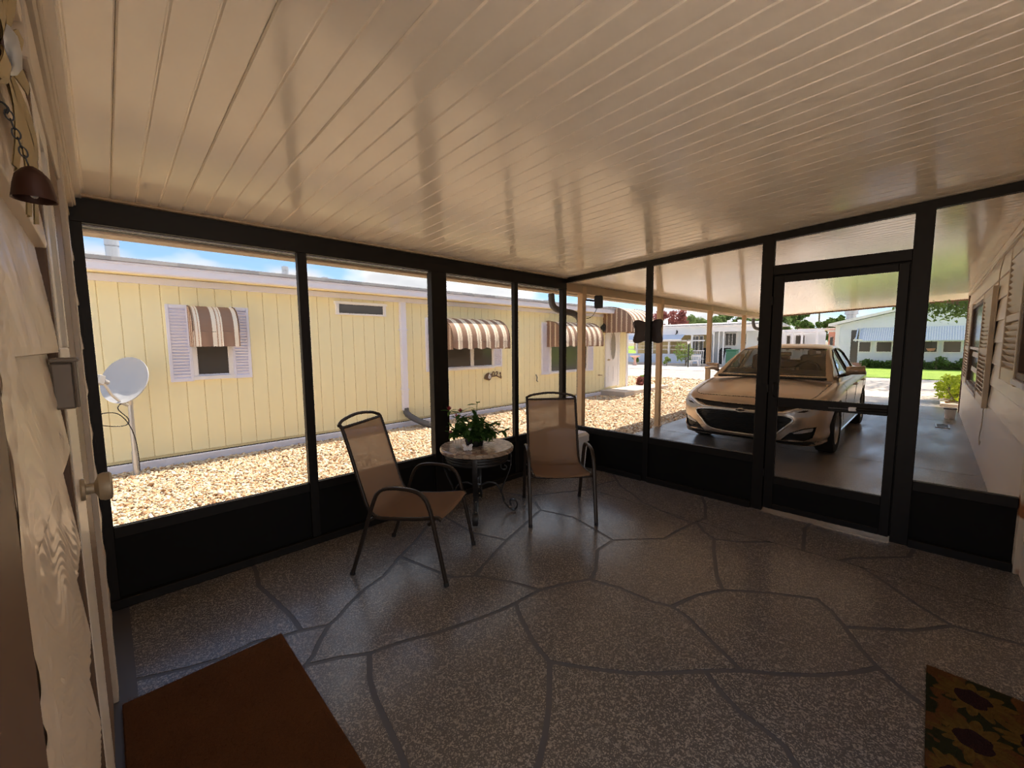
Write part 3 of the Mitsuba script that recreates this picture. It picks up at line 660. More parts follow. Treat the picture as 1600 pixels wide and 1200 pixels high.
# ---------------------------------------------------------------- gravel: individual pebbles as one loose mass
def pebbles(n, xr, yr, size, seed, zbase=-.122):
    g = np.random.default_rng(seed)
    ico = trimesh.creation.icosahedron(); V0 = ico.vertices/np.linalg.norm(ico.vertices, axis=1)[:, None]; F0_ = ico.faces
    ax = g.uniform(.6, 1.5, (n, 3))*size*np.exp(g.normal(0, .22, (n, 1))); ax[:, 2] *= .55
    ang = g.uniform(0, 2*np.pi, n); tl = g.normal(0, .35, (n, 2))
    V = V0[None]*ax[:, None, :]*(1+g.normal(0, .10, (n, 12, 1)))
    V[..., 2] += V[..., 0]*tl[:, None, 0]+V[..., 1]*tl[:, None, 1]
    c, s = np.cos(ang)[:, None], np.sin(ang)[:, None]
    X = V[..., 0]*c-V[..., 1]*s; Y = V[..., 0]*s+V[..., 1]*c
    px_, py_ = g.uniform(*xr, n), g.uniform(*yr, n)
    V = np.stack([X+px_[:, None], Y+py_[:, None], V[..., 2]+zbase+ax[:, 2][:, None]*.75+g.uniform(0, .014, (n, 1))], -1)
    F = F0_[None]+(np.arange(n)*12)[:, None, None]
    pal = np.array([[.74, .62, .44], [.80, .71, .55], [.62, .42, .24], [.48, .28, .15], [.72, .52, .32], [.84, .78, .66], [.36, .22, .13], [.66, .54, .40]])
    col = pal[g.choice(8, n, p=[.2, .2, .14, .09, .14, .09, .05, .09])]*g.uniform(.76, .98, (n, 1))
    return V.reshape(-1, 3), F.reshape(-1, 3), np.repeat(col, 12, 0)
sets = [pebbles(56000, (-.8, 5.2), (3.45, 7.16), .0165, 1), pebbles(34000, (5.2, 10.9), (3.45, 7.16), .021, 2), pebbles(18000, (10.9, 18.1), (3.45, 6.33), .032, 3), pebbles(13000, (12.75, 18.1), (6.3, 12.0), .04, 4)]
off = 0; VV, FF, CC = [], [], []
for v, f, c in sets:
    keep = np.ones(len(f), bool); VV.append(v); FF.append(f+off); CC.append(c); off += len(v)
gm = trimesh.Trimesh(np.vstack(VV), np.vstack(FF), process=False)
key = numbered('gravel'); scene[key] = mikit.ply(gm, 'm_pebble', smooth=True, color=np.clip(np.vstack(CC), 0, 1))
tag(key, 'loose cream and brown gravel between the porch and the yellow house', 'gravel', kind='stuff')
# ================================================================ furniture on the porch
def chair(loc, rz, label):
    """Sling patio chair, front towards local +x."""
    k = thing('patio_chair', label, 'chair', 'sling patio chairs on the porch'); R = lambda m: move(m, loc, rz)
    W = .268
    for s in (-1, 1):
        y = s*W
        leg = spline([(-.335, y*1.02, 0), (-.25, y*1.02, .24), (-.165, y*1.02, .49), (-.115, y*1.02, .575), (-.03, y*1.02, .603), (.10, y*1.02, .600), (.175, y*1.02, .570), (.222, y*1.02, .49), (.275, y*1.02, .25), (.325, y*1.02, 0)], 7)
        a = obj('arm_leg', R(tube(leg, .0125, 10, flat=(.0155, .0105), upv=None)), 'm_chair', k, smooth=50)
        for e in (leg[0], leg[-1]):
            obj('foot_cap', R(cyl((e[0], e[1], 0), (e[0]*.985, e[1], .022), .0165, 12)), 'm_rubber', a, smooth=40)
        y = s*.236
        rail = spline([(.285, y, .405), (.25, y, .418), (.10, y, .398), (-.10, y, .385), (-.175, y, .395), (-.225, y, .45), (-.275, y, .60), (-.335, y, .80), (-.385, y, .955), (-.41, y, .985)], 7)
        obj('side_rail', R(tube(rail, .012, 8)), 'm_chair', k, smooth=50)
    hoop = spline([(-.408, -.24, .98), (-.425, -.17, 1.005), (-.432, 0, 1.022), (-.425, .17, 1.005), (-.408, .24, .98)], 8)
    obj('top_hoop', R(tube(hoop, .011, 8)), 'm_chair', k, smooth=50)
    for (x, z) in ((.215, .385), (-.20, .372)):
        obj('cross_bar', R(tube([(x, -W, z), (x, 0, z-.004), (x, W, z)], .011, 8)), 'm_chair', k, smooth=50)
    obj('top_bar', R(tube([(-.392, -.236, .965), (-.390, 0, .965), (-.392, .236, .965)], .010, 8)), 'm_chair', k, smooth=50)
    rail = spline([(.285, 0, .405), (.25, 0, .418), (.10, 0, .398), (-.10, 0, .385), (-.175, 0, .395), (-.225, 0, .45), (-.275, 0, .60), (-.335, 0, .80), (-.388, 0, .962)], 6)
    P = []
    for v in np.linspace(-1, 1, 13):
        sag = .018*(1-v*v)
        P.append([(p[0]-(sag*.6 if p[2] > .43 else 0), v*.232, p[2]+.010-(sag if p[2] < .43 else 0)) for p in rail])
    obj('sling', R(sheet(P)), 'm_sling', k, smooth=True, label='tan woven mesh sling')
    return k
mat('m_chair', (.034, .024, .018), .38, metal=.3)
chair((1.475, 2.455, 0), math.atan2(-.56, .36), 'tan sling patio chair seen from the side, left of the round table')
chair((2.815, 2.285, 0), math.atan2(-.50, -.445), 'tan sling patio chair facing the camera, right of the round table')

# ---------------------------------------------------------------- side table
tx, ty, tz = 2.30, 2.78, .61
tb = thing('side_table', 'round mosaic stone top side table on scrolled black iron legs', 'table')
obj('top', lathe([(0, tz-.045), (.305, tz-.045), (.322, tz-.038), (.326, tz-.020), (.324, tz-.008), (.314, tz), (0, tz)], 56, (tx, ty, 0)), 'm_stone', tb, smooth=30)
for i, (z, r) in enumerate(((.545, .285), (.518, .275), (.492, .268))):
    obj('apron_ring', lathe([(r-.008, z-.010), (r+.004, z-.010), (r+.006, z), (r+.004, z+.010), (r-.008, z+.010), (r-.008, z-.010)], 48, (tx, ty, 0)), 'm_iron', tb, smooth=40)
a0 = math.atan2(2.54-ty, 2.07-tx)
for i in range(4):
    a = a0+i*math.pi/2; ca, sa = math.cos(a), math.sin(a)
    pl = spline([(.295, .565), (.302, .52), (.296, .42), (.262, .32), (.226, .24), (.216, .17), (.240, .09), (.285, .035), (.325, .018), (.350, .040), (.352, .082), (.330, .112), (.300, .108), (.288, .082), (.300, .062)], 6)
    P = [(tx+r*ca, ty+r*sa, z) for r, z in pl]
    lg = obj('leg', tube(P, .01, 8, flat=(.005, .022), upv=(-sa, ca, 0)), 'm_iron', tb, smooth=50)
    pl2 = spline([(.238, .10), (.205, .20), (.165, .255), (.10, .272), (.04, .25), (.0, .235)], 6)
    obj('stretcher', tube([(tx+r*ca, ty+r*sa, z) for r, z in pl2], .0085, 8), 'm_iron', tb, smooth=50)
    for q in (30, 36, 42):
        r, z = pl[q]; obj('rivet', lathe([(0, -.010), (.007, -.010), (.007, .010), (0, .010)], 8, (tx+r*ca, ty+r*sa, z)), 'm_brass', lg)
    sc = spline([(.29, .46), (.25, .47), (.215, .44), (.215, .40), (.245, .385), (.262, .41), (.245, .43)], 6)
    obj('scroll', tube([(tx+r*ca, ty+r*sa, z) for r, z in sc], .006, 8), 'm_iron', tb, smooth=50)
obj('center_boss', lathe([(0, .205), (.03, .215), (.04, .235), (.03, .255), (0, .265)], 16, (tx, ty, 0)), 'm_iron', tb, smooth=40)

# ---------------------------------------------------------------- flower plant on the table
pk = thing('potted_flower_plant', 'bushy green potted plant with a few red flowers on the round table', 'potted plant')
cx, cy = 2.29, 2.80
obj('pot', lathe([(0, tz), (.070, tz), (.078, tz+.02), (.090, tz+.08), (.096, tz+.084), (.092, tz+.09), (.08, tz+.08), (0, tz+.075)], 24, (cx, cy, 0)), 'm_carblack', pk, smooth=35)
def leaf(L, w, curl):
    P = []
    for u in np.linspace(0, 1, 7):
        hw = w*math.sin(math.pi*min(1, u*.97+.03))**.75; z = curl*u*u*L
        P.append([(u*L, -hw, z+.25*hw), (u*L, 0, z), (u*L, hw, z+.25*hw)])
    return sheet(P)
lv = [mikit.ply(leaf(1, .22, c), m, smooth=True) for c in (-.35, -.15, -.6) for m in ('m_leaf', 'm_leaf2', 'm_leaf')]
g = np.random.default_rng(21)
right = np.array([.70, -.71, 0])          # across the view from the chairs
stems = []
for i in range(150):
    a = g.uniform(0, 2*np.pi); rr = .225*math.sqrt(g.uniform(0, 1)); h = .01+.22*g.uniform(.05, 1)*(1-(rr/.29)**2*.75)
    stems.append((cx+rr*math.cos(a), cy+rr*math.sin(a), tz+.045+h))
stems += [(cx+.02, cy-.02, tz+.375), (cx+.0, cy+.0, tz+.33), (cx-.155, cy+.155, tz+.31), (cx-.10, cy+.08, tz+.29), (cx+.17, cy-.16, tz+.20), (cx+.21, cy-.20, tz+.13), (cx-.16, cy+.10, tz+.13), (cx+.10, cy-.17, tz+.21)]
sm = []
for (x, y, z) in stems:
    sm.append(tube(spline([(cx+(x-cx)*.2, cy+(y-cy)*.2, tz+.09), (cx+(x-cx)*.65, cy+(y-cy)*.65, (tz+.09)*.45+z*.55), (x, y, z)], 4), .0022, 5))
obj('stems', cat(*sm), 'm_leaf2', pk)
cnt = 0
for si, (x, y, z) in enumerate(stems):
    for j in range(3 if si < 150 else 8):
        a = g.uniform(0, 2*np.pi); L = g.uniform(.055, .09); f = g.uniform(.55, 1.0)
        qx, qy, qz = cx+(x-cx)*f, cy+(y-cy)*f, tz+.07+(z-tz-.07)*f
        el_ = g.uniform(-55, 10)
        t = T().translate([float(qx), float(qy), float(qz)]).rotate([0, 0, 1], math.degrees(a)).rotate([0, 1, 0], float(el_)).scale(float(L))
        obj('leaf', lv[int(g.integers(len(lv)))], None, pk, to_world=t); cnt += 1
def flower(x, y, z, r, m, n=6):
    ps = []
    for i in range(n):
        for lay in (0, 1):
            a = i*2*np.pi/n+lay*.5
            ps.append(move(move(leaf(r*(1-.35*lay), r*.42, .8+lay), R=trimesh.transformations.rotation_matrix(-.25-lay*.5, [0, 1, 0])[:3, :3]), (x, y, z), a))
    obj('flower', cat(*ps), m, pk, smooth=True, label={'m_redflower': 'red flower', 'm_pinkflower': 'pale pink flower', 'm_whiteflower': 'white flower'}[m])
for (x, y, z, r, m) in ((cx-.155, cy+.155, tz+.315, .028, 'm_redflower'), (cx-.095, cy+.075, tz+.300, .026, 'm_redflower'), (cx-.12, cy+.10, tz+.26, .02, 'm_pinkflower'), (cx-.185, cy+.10, tz+.12, .022, 'm_pinkflower'), (cx-.13, cy-.10, tz+.165, .018, 'm_whiteflower')):
    flower(x, y, z, r, m)
tg = thing('glass_tumbler', 'small clear glass tumbler on the stone table top', 'glass')
obj('cup', lathe([(0, tz+.002), (.026, tz+.002), (.031, tz+.075), (.029, tz+.075), (.024, tz+.008), (0, tz+.008)], 24, (2.115, 2.82, 0)), 'm_clearglass', tg, smooth=40)
bf = thing('butterfly_ornament', 'small white butterfly ornament standing on the table edge in front of the plant', 'ornament')
bx, by = 2.125, 2.69
fw = np.array([-.62, -.78, 0]); rt = np.array([.78, -.62, 0])
Rb = np.stack([rt, [0, 0, 1.0], -fw], 1)
for s in (-1, 1):
    wp = spline([(.002*s, .012), (.012*s, .046), (.036*s, .062), (.046*s, .050), (.036*s, .032), (.040*s, .018), (.030*s, .003), (.014*s, .004)], 5, closed=True)
    obj('wing', move(ext(sg.Polygon(wp).buffer(0), 0, .002), (bx, by, tz), R=Rb@trimesh.transformations.rotation_matrix(.35*s, [0, 1, 0])[:3, :3]), 'm_white', bf)
obj('body', cyl((bx, by, tz), (bx, by, tz+.042), .0035, 8), 'm_white', bf, smooth=40)

# white bin in the far corner
bn = thing('white_bin', 'white lidded plastic bin in the far corner behind the patio chair', 'bin')
Bx, By = 3.86, 2.98
def rrect(a, b, r): return sg.box(-a+r, -b+r, a-r, b-r).buffer(r, 6)
obj('body', move(m3.CrossSection([np.array(rrect(.13, .17, .03).exterior.coords[:-1])[::-1]]).extrude(.36, scale_top=(1.18, 1.18)), (Bx, By, 0)), 'm_white', bn, smooth=30)
obj('lid', cat(move(ext(rrect(.165, .21, .035), .36, .435), (Bx, By, 0)), move(m3.CrossSection([np.array(rrect(.165, .21, .035).exterior.coords[:-1])[::-1]]).extrude(.03, scale_top=(.86, .86)), (Bx, By, .435))), 'm_white', bn, smooth=30)

# mats
m1 = thing('doormat', 'plain brown coir doormat in front of the utility door', 'mat')
obj('pad', box(-.05, .555, 1.18, 2.285, .001, .016, .004), 'm_coir', m1)
gg = np.random.default_rng(4); n = 26000
bxx, byy = gg.uniform(-.05, .558, n), gg.uniform(1.177, 2.289, n); V = []; F = []
dx, dy = gg.normal(0, .006, n), gg.normal(0, .006, n); hh = gg.uniform(.004, .011, n); w_ = .0007
an = gg.uniform(0, np.pi, n); wx, wy = np.cos(an)*w_, np.sin(an)*w_
V = np.stack([np.stack([bxx-wx, byy-wy, np.full(n, .0145)], 1), np.stack([bxx+wx, byy+wy, np.full(n, .0145)], 1), np.stack([bxx+dx, byy+dy, .0145+hh], 1)], 1).reshape(-1, 3)
pl_ = obj('pile', trimesh.Trimesh(V, np.arange(3*n).reshape(-1, 3), process=False), 'm_coir', m1); labels[pl_] = {'kind': 'stuff'}
m2 = thing('doormat', 'sunflower printed coir doormat at the right by the house', 'mat')
obj('pad', box(1.83, 2.60, -.515, -.075, .001, .016, .004), 'm_sunmat', m2)
n = 12000; bxx, byy = gg.uniform(1.828, 2.603, n), gg.uniform(-.515, -.072, n)
dx, dy = gg.normal(0, .005, n), gg.normal(0, .005, n); hh = gg.uniform(.003, .009, n); an = gg.uniform(0, np.pi, n); wx, wy = np.cos(an)*w_, np.sin(an)*w_
V = np.stack([np.stack([bxx-wx, byy-wy, np.full(n, .0145)], 1), np.stack([bxx+wx, byy+wy, np.full(n, .0145)], 1), np.stack([bxx+dx, byy+dy, .0145+hh], 1)], 1).reshape(-1, 3)
pl_ = obj('pile', trimesh.Trimesh(V, np.arange(3*n).reshape(-1, 3), process=False), 'm_sunmat', m2); labels[pl_] = {'kind': 'stuff'}

# ---------------------------------------------------------------- things on the shed wall
dz = thing('metal_daisy', 'rusty yellow metal daisy hung on the siding at top left', 'wall decoration')
dcx, dcy, dcz = -.0655, .955, 1.925
obj('disc', move(lathe([(0, .014), (.020, .012), (.030, .006), (.033, 0), (.030, -.003), (0, -.003)], 24), (dcx, dcy, dcz), R=np.array([[0, 0, 1.0], [1, 0, 0], [0, 1, 0]])), 'm_galv', dz, smooth=40)
obj('rim', move(lathe([(.032, -.006), (.040, -.004), (.041, .002), (.034, .004), (.032, -.006)], 24), (dcx-.004, dcy, dcz), R=np.array([[0, 0, 1.0], [1, 0, 0], [0, 1, 0]])), 'm_copper', dz, smooth=40)
for i in range(14):
    a = i*2*np.pi/14+.1; P = []
    for u in np.linspace(0, 1, 7):
        r = .038+u*(.15 if math.sin(a) > -.3 else .20); hw = .004+.013*math.sin(math.pi*min(1, .12+u*.83))
        x = dcx-.001+.012*math.sin(u*2.4)
        P.append([(x-.004*abs(t), dcy+r*math.cos(a)-t*hw*math.sin(a), dcz+r*math.sin(a)+t*hw*math.cos(a)) for t in (-1, 0, 1)])
    q = sheet(P); q2 = q.copy(); q2.vertices[:, 0] -= .0015; q2.invert()
    obj('petal', cat(q, q2), 'm_daisy', dz, smooth=True)
bl = thing('chain_bell', 'small copper bell hanging on a chain from the siding', 'bell')
c0, c1 = np.array([-.0605, .80, 1.785]), np.array([-.0485, .80, 1.725])
nl = 6
for i in range(nl):
    q = c0+(c1-c0)*(i+.5)/nl; ax_ = (c1-c0)/np.linalg.norm(c1-c0)
    sd = np.array([0, 1.0, 0]) if i % 2 else np.cross(ax_, [0, 1.0, 0])
    obj('chain_link', tube([q+ax_*.0062*math.cos(t)+sd*.0034*math.sin(t) for t in np.linspace(0, 2*np.pi, 14, endpoint=False)], .0009, 5, closed=True), 'm_iron', bl)
obj('hook', tube(spline([c0+[-.014, 0, .004], c0+[-.004, 0, .008], c0+[.001, 0, .002], c0+[-.001, 0, -.004]], 5), .0012, 6), 'm_iron', bl)
obj('shell', lathe([(0, 1.724), (.003, 1.724), (.009, 1.720), (.015, 1.712), (.0178, 1.700), (.0195, 1.689), (.0205, 1.684), (.0185, 1.685), (.016, 1.698), (.012, 1.712), (0, 1.718)], 28, (-.0465, .80, 0)), 'm_copper', bl, smooth=40)
obj('clapper', cat(cyl((-.0465, .80, 1.716), (-.0465, .80, 1.694), .001, 6), trimesh.creation.icosphere(2, .004).apply_translation((-.0465, .80, 1.690))), 'm_galv', bl, smooth=50)
mat('m_boxgrey', (.20, .165, .13), .5)
ob = thing('wall_box', 'grey weatherproof box with a lipped cover on the siding', 'electrical box')
obj('body', box(-.085, -.048, 1.325, 1.385, 1.365, 1.468, .005), 'm_boxgrey', ob)
obj('cover', cat(box(-.050, -.043, 1.32, 1.39, 1.368, 1.476, .003), box(-.085, -.040, 1.318, 1.392, 1.468, 1.478, .003)), 'm_boxgrey', ob)

# ---------------------------------------------------------------- hung on and around the end wall
pq = thing('plaque', 'dark scalloped wooden plaque hung outside behind a bronze screen post', 'plaque')
q4 = [(0, .100), (.05, .106), (.085, .120), (.125, .126), (.155, .117), (.168, .095), (.164, .065), (.152, .035), (.149, 0)]
q4 = q4+[(x, -z) for x, z in q4[-2::-1]]+[(-x, -z) for x, z in q4[1:]]+[(-x, z) for x, z in q4[-2:0:-1]]
o = [(2.155+p[0], 1.625+p[1]) for p in spline(q4, 4, closed=True)]
mat('m_plaque', (.030, .013, .008), .5)
obj('board', ext_ax(o, XE+.075, XE+.09, 'x'), 'm_plaque', pq)
obj('face_molding', ext_ax(sg.Polygon(o).buffer(-.012).difference(sg.Polygon(o).buffer(-.022)), XE+.071, XE+.076, 'x'), 'm_plaque', pq)
obj('hanger', box(XE+.045, XE+.078, 2.10, 2.13, 1.66, 1.68, .002), 'm_iron', pq)
sp = thing('outdoor_speaker', 'black outdoor speaker on a bracket at the first carport post', 'speaker')
obj('cabinet', move(box(-.06, .06, -.055, .055, -.085, .085, .010), (4.965, 3.30, 2.075), .5), 'm_black', sp)
obj('bracket', cat(tube([(4.775, 3.42, 2.10), (4.84, 3.38, 2.10), (4.91, 3.335, 2.09)], .012, 8), box(4.775, 4.785, 3.39, 3.45, 2.05, 2.15)), 'm_black', sp, smooth=40)
obj('wire', tube(spline([(4.96, 3.32, 1.99), (4.93, 3.36, 1.90), (4.86, 3.40, 1.85), (4.79, 3.43, 1.86)], 6), .004, 6), 'm_black', sp, smooth=50)
el_ = thing('gutter_downspout', 'dark grey curved gutter downspout beside the first carport post', 'downspout')
obj('pipe', tube(spline([(4.56, 3.82, 2.20), (4.56, 3.80, 2.06), (4.60, 3.76, 1.99), (4.72, 3.70, 1.955), (4.84, 3.64, 1.93), (4.92, 3.60, 1.86), (4.935, 3.59, 1.72), (4.935, 3.59, 1.3), (4.935, 3.59, .6), (4.935, 3.59, -.10)], 7), .045, 12), 'm_greydk', el_, smooth=50)
for z in (.35, 1.25): obj('strap', lathe([(.046, z-.012), (.052, z-.012), (.052, z+.012), (.046, z+.012), (.046, z-.012)], 14, (4.935, 3.59, 0)), 'm_greydk', el_)
e2 = thing('gutter_downspout', 'dark grey curved gutter downspout near the far end of the carport roof', 'downspout')
obj('pipe', tube(spline([(14.2, 3.88, 2.22), (14.2, 3.87, 2.05), (14.25, 3.82, 1.93), (14.42, 3.70, 1.88), (14.55, 3.62, 1.80), (14.58, 3.6, 1.6), (14.58, 3.6, -.1)], 7), .045, 12), 'm_greydk', e2, smooth=50)
pp = thing('floor_vent', 'small square metal drain cover set in the carport slab', 'drain cover')
obj('frame', cat(box(10.22, 10.62, -.31, -.29, 0, .012), box(10.22, 10.62, -.15, -.13, 0, .012), box(10.22, 10.24, -.29, -.15, 0, .012), box(10.60, 10.62, -.29, -.15, 0, .012)), 'm_galv', pp)
obj('grate', box(10.24, 10.60, -.29, -.15, -.004, .006), 'm_black', pp)
fp = thing('planter_bucket', 'white bucket with a dark rim on the slab by the house corner', 'bucket')
obj('body', lathe([(0, 0), (.07, 0), (.085, .19), (.08, .19), (.065, .01), (0, .01)], 20, (11.6, -.33, 0)), 'm_white', fp, smooth=40)
obj('rim', lathe([(.082, .175), (.096, .178), (.096, .20), (.08, .20), (.082, .175)], 20, (11.6, -.33, 0)), 'm_greydk', fp, smooth=40)
# cables on the house wall
cbk = thing('wall_cable', 'loose brown cable strung down the house siding between the two shuttered windows', 'cable')
yc = YH+.034
obj('run', tube(spline([(12.4, yc, 2.40), (9.5, yc, 2.37), (6.4, yc+.01, 2.38), (5.0, yc, 2.36), (4.15, yc, 2.38)], 8), .008, 6), 'm_trim', cbk, smooth=50)
obj('drop', tube(spline([(6.6, yc, 2.37), (6.75, yc+.01, 2.2), (6.9, yc, 1.9), (7.0, yc, 1.5), (7.1, yc, 1.1), (7.2, yc, .78), (7.3, yc-.005, .52), (7.45, yc-.005, .34), (7.3, yc, .27), (7.2, yc, .33)], 8), .005, 6), 'm_trim', cbk, smooth=50)
# ================================================================ sedan in the carport, nose towards the porch
CX, CY = 5.98, 1.735
ck = thing('car', 'bronze four-door sedan parked under the carport facing the porch', 'car')
ip = lambda x, tab: np.interp(x, [t[0] for t in tab], [t[1] for t in tab])
def sm(tab, n=400):
    xs = np.array([t[0] for t in tab]); ys = np.array([t[1] for t in tab])
    from scipy.interpolate import PchipInterpolator
    return PchipInterpolator(xs, ys)
HW = sm([(0, .46), (.03, .60), (.08, .71), (.18, .80), (.35, .865), (.6, .90), (1.0, .922), (2.2, .927), (3.7, .925), (4.3, .90), (4.6, .85), (4.8, .76), (4.92, .55)])
ZT = sm([(0, .585), (.03, .66), (.08, .725), (.16, .765), (.35, .815), (.7, .875), (1.1, .935), (1.45, .985), (2.5, 1.0), (3.9, 1.03), (4.3, 1.075), (4.75, 1.09), (4.86, 1.03), (4.92, .80)])
ZS = sm([(0, .555), (.03, .615), (.08, .66), (.16, .695), (.35, .745), (.7, .81), (1.1, .865), (1.6, .905), (2.6, .935), (3.6, .965), (4.3, .985), (4.7, .97), (4.86, .92), (4.92, .72)])
ZB = sm([(0, .30), (.03, .25), (.08, .215), (.25, .195), (.6, .19), (4.2, .20), (4.7, .26), (4.92, .38)])
def section(x, n=44):
    w, zt, zs, zb = float(HW(x)), float(ZT(x)), float(ZS(x)), float(ZB(x))
    P = [(0, zt), (.35*w, zt-.006), (.62*w, zt-.020-.10*(zt-zs)), (.80*w, zs+.42*(zt-zs)), (.92*w, zs+.02), (.985*w, zs-.045), (w, zs-.12), (.988*w, zb+.55*(zs-zb)), (.975*w, zb+.36*(zs-zb)), (.985*w, zb+.22*(zs-zb)), (.955*w, zb+.06), (.86*w, zb), (0, zb)]
    return spline(P, 4)
def loft(secfn, xs, cap=True):
    S = [secfn(x) for x in xs]; k = len(S[0]); V = []
    for x, s in zip(xs, S):
        full = list(s)+[(-p[0], p[1]) for p in s[-2:0:-1]]
        V += [(x, p[0], p[1]) for p in full]
    m = 2*k-2; F = []
    for i in range(len(xs)-1):
        for j in range(m):
            l = (j+1) % m
            F += [(i*m+j, (i+1)*m+j, (i+1)*m+l), (i*m+j, (i+1)*m+l, i*m+l)]
    V = np.array(V)
    for i, fl_ in ((0, 0), (len(xs)-1, 1)):
        c = len(V); V = np.vstack([V, V[i*m:(i+1)*m].mean(0)])
        for j in range(m):
            l = (j+1) % m
            F.append((c, i*m+l, i*m+j) if fl_ else (c, i*m+j, i*m+l))
    q = trimesh.Trimesh(V, F, process=False)
    if q.volume < 0: q.invert()
    return q
XS = np.unique(np.concatenate([np.linspace(0, .4, 22), np.linspace(.4, 4.5, 46), np.linspace(4.5, 4.92, 14)]))
body = loft(section, XS)
_xs = np.linspace(0, 1.2, 161); _zg = np.linspace(.18, 1.0, 165); _yg = np.linspace(0, .95, 191)
def _wz(x):
    q = section(x); i = int(np.argmax(q[:, 0])); up, dn = q[:i+1], q[i:]
    w = np.where(_zg > q[i, 1], np.interp(-_zg, -up[:, 1], up[:, 0]), np.interp(-_zg, -dn[:, 1], dn[:, 0]))
    return np.where((_zg > up[0, 1]) | (_zg < dn[-1, 1]), -1.0, w)
_W = np.maximum.accumulate(np.array([_wz(x) for x in _xs]), 0)
_FX = np.array([[_xs[min(len(_xs)-1, int(np.searchsorted(_W[:, j], y)))] if _W[0, j] < y else 0.0 for j in range(len(_zg))] for y in _yg])
from scipy.ndimage import gaussian_filter, map_coordinates
_FX = gaussian_filter(_FX, 1.5, mode='nearest')
def FX(y, z):
    return float(map_coordinates(_FX, [[abs(y)/.95*190], [(z-.18)/.82*164]], order=1, mode='nearest')[0])
def side_y(x, z):
    s = section(x); i = int(np.argmax(s[:, 0])); up, dn = s[:i+1], s[i:]
    return float(np.interp(-z, -up[:, 1], up[:, 0]) if z > s[i, 1] else np.interp(-z, -dn[:, 1], dn[:, 0]))
W2C = lambda m: move(m, (CX, CY, 0))
def drape(pts, d0, d1, sz=.05):
    """Polygon in (y,z) laid on the nose; d0..d1 = depth behind the skin (negative = proud)."""
    m = ext_ax(pts, d0, d1, 'x'); m.merge_vertices()
    m = tri(man(m).refine_to_length(sz)); v = m.vertices.copy(); v[:, 0] += map_coordinates(_FX, [np.abs(v[:, 1])/.95*190, (v[:, 2]-.18)/.82*164], order=1, mode='nearest')
    return trimesh.Trimesh(v, m.faces, process=False)
WX = (.985, 3.815); WR = .335
bodyM = man(body)
for wx in WX:
    for s in (-1, 1):
        bodyM -= man(cyl((wx, s*.62, WR), (wx, s*1.1, WR), .385, 40))
lower_grille = spline([(-.585, .545), (-.42, .585), (0, .590), (.42, .585), (.585, .545), (.50, .43), (.40, .335), (.25, .300), (0, .292), (-.25, .300), (-.40, .335), (-.50, .43)], 5, closed=True)
upper_slot = spline([(-.66, .702), (-.40, .688), (0, .680), (.40, .688), (.66, .702), (.50, .645), (.40, .625), (0, .618), (-.40, .625), (-.50, .645)], 5, closed=True)
fogL = [(.56, .375), (.70, .44), (.80, .455), (.775, .315), (.70, .275), (.58, .285), (.46, .262), (.48, .29)]
for poly, dep in ((lower_grille, .05), (upper_slot, .03), (fogL, .04), ([(-a, b) for a, b in fogL][::-1], .04)):
    bodyM -= man(drape(sg.Polygon(poly).buffer(0), -.25, dep, .06))
obj('body', W2C(tri(bodyM)), 'm_carpaint', ck, smooth=32)
obj('lower_valance', W2C(drape([(-.84, .225), (.84, .225), (.80, .275), (.5, .262), (0, .258), (-.5, .262), (-.80, .275)], -.012, .05)), 'm_carblack', ck)
gk = obj('grille', W2C(drape(sg.Polygon(lower_grille).buffer(.006), .035, .05)), 'm_carblack', ck)
for z in np.arange(.315, .58, .027):
    ys = [p for p in np.linspace(-.6, .6, 61) if sg.Polygon(lower_grille).buffer(-.012).contains(sg.Point(p, z))]
    if len(ys) > 4: obj('bar', W2C(tube([(FX(y, z)+.022, y, z) for y in ys], .01, 6, flat=(.010, .0045), upv=(0, 0, 1))), 'm_carblack', gk)
obj('upper_slot', W2C(drape(sg.Polygon(upper_slot).buffer(.004), .018, .03)), 'm_carblack', ck)
obj('grille_trim', W2C(tube([(FX(y, z)-.003, y, z) for y, z in lower_grille], .012, 8, closed=True)), 'm_chrome', ck, smooth=50)
for s in (-1, 1):
    tr = spline([(s*.07, .604), (s*.40, .608), (s*.52, .628), (s*.66, .695), (s*.76, .735)], 6)
    obj('chrome_strip', W2C(tube([(FX(y, z)-.004, y, z) for y, z in tr], .013, 8)), 'm_chrome', ck, smooth=50)
    hl = [(s*.52, .612), (s*.62, .570), (s*.74, .580), (s*.815, .625), (s*.82, .70), (s*.76, .715), (s*.66, .675)]
    hk = obj('headlight', W2C(drape(hl, -.008, .01)), 'm_lamp', ck)
    obj('lamp_bezel', W2C(drape([(s*.62, .632), (s*.70, .638), (s*.735, .660), (s*.68, .662)], -.011, .0)), 'm_carblack', hk)
    fg = [(s*a, b) for a, b in fogL]
    obj('fog_pocket', W2C(drape(sg.Polygon(fg).buffer(.004), .028, .04)), 'm_carblack', ck)
    obj('fog_lamp', W2C(drape([(s*.585, .372), (s*.70, .425), (s*.775, .435), (s*.765, .395), (s*.68, .375), (s*.60, .362)], .012, .03)), 'm_lamp', ck)
# bow-tie emblem at the centre of the chrome bar
em = [(-.072, -.016), (-.030, -.016), (-.026, -.028), (.026, -.028), (.030, -.016), (.078, -.016), (.066, .016), (.030, .016), (.026, .028), (-.026, .028), (-.030, .016), (-.078, .016)]
e = obj('emblem', W2C(drape([(y, z+.606) for y, z in em], -.032, -.004, .03)), 'm_chrome', ck)
obj('emblem_field', W2C(drape([(y*.72, z*.50+.606) for y, z in em], -.034, -.03, .03)), 'm_carblack', e)
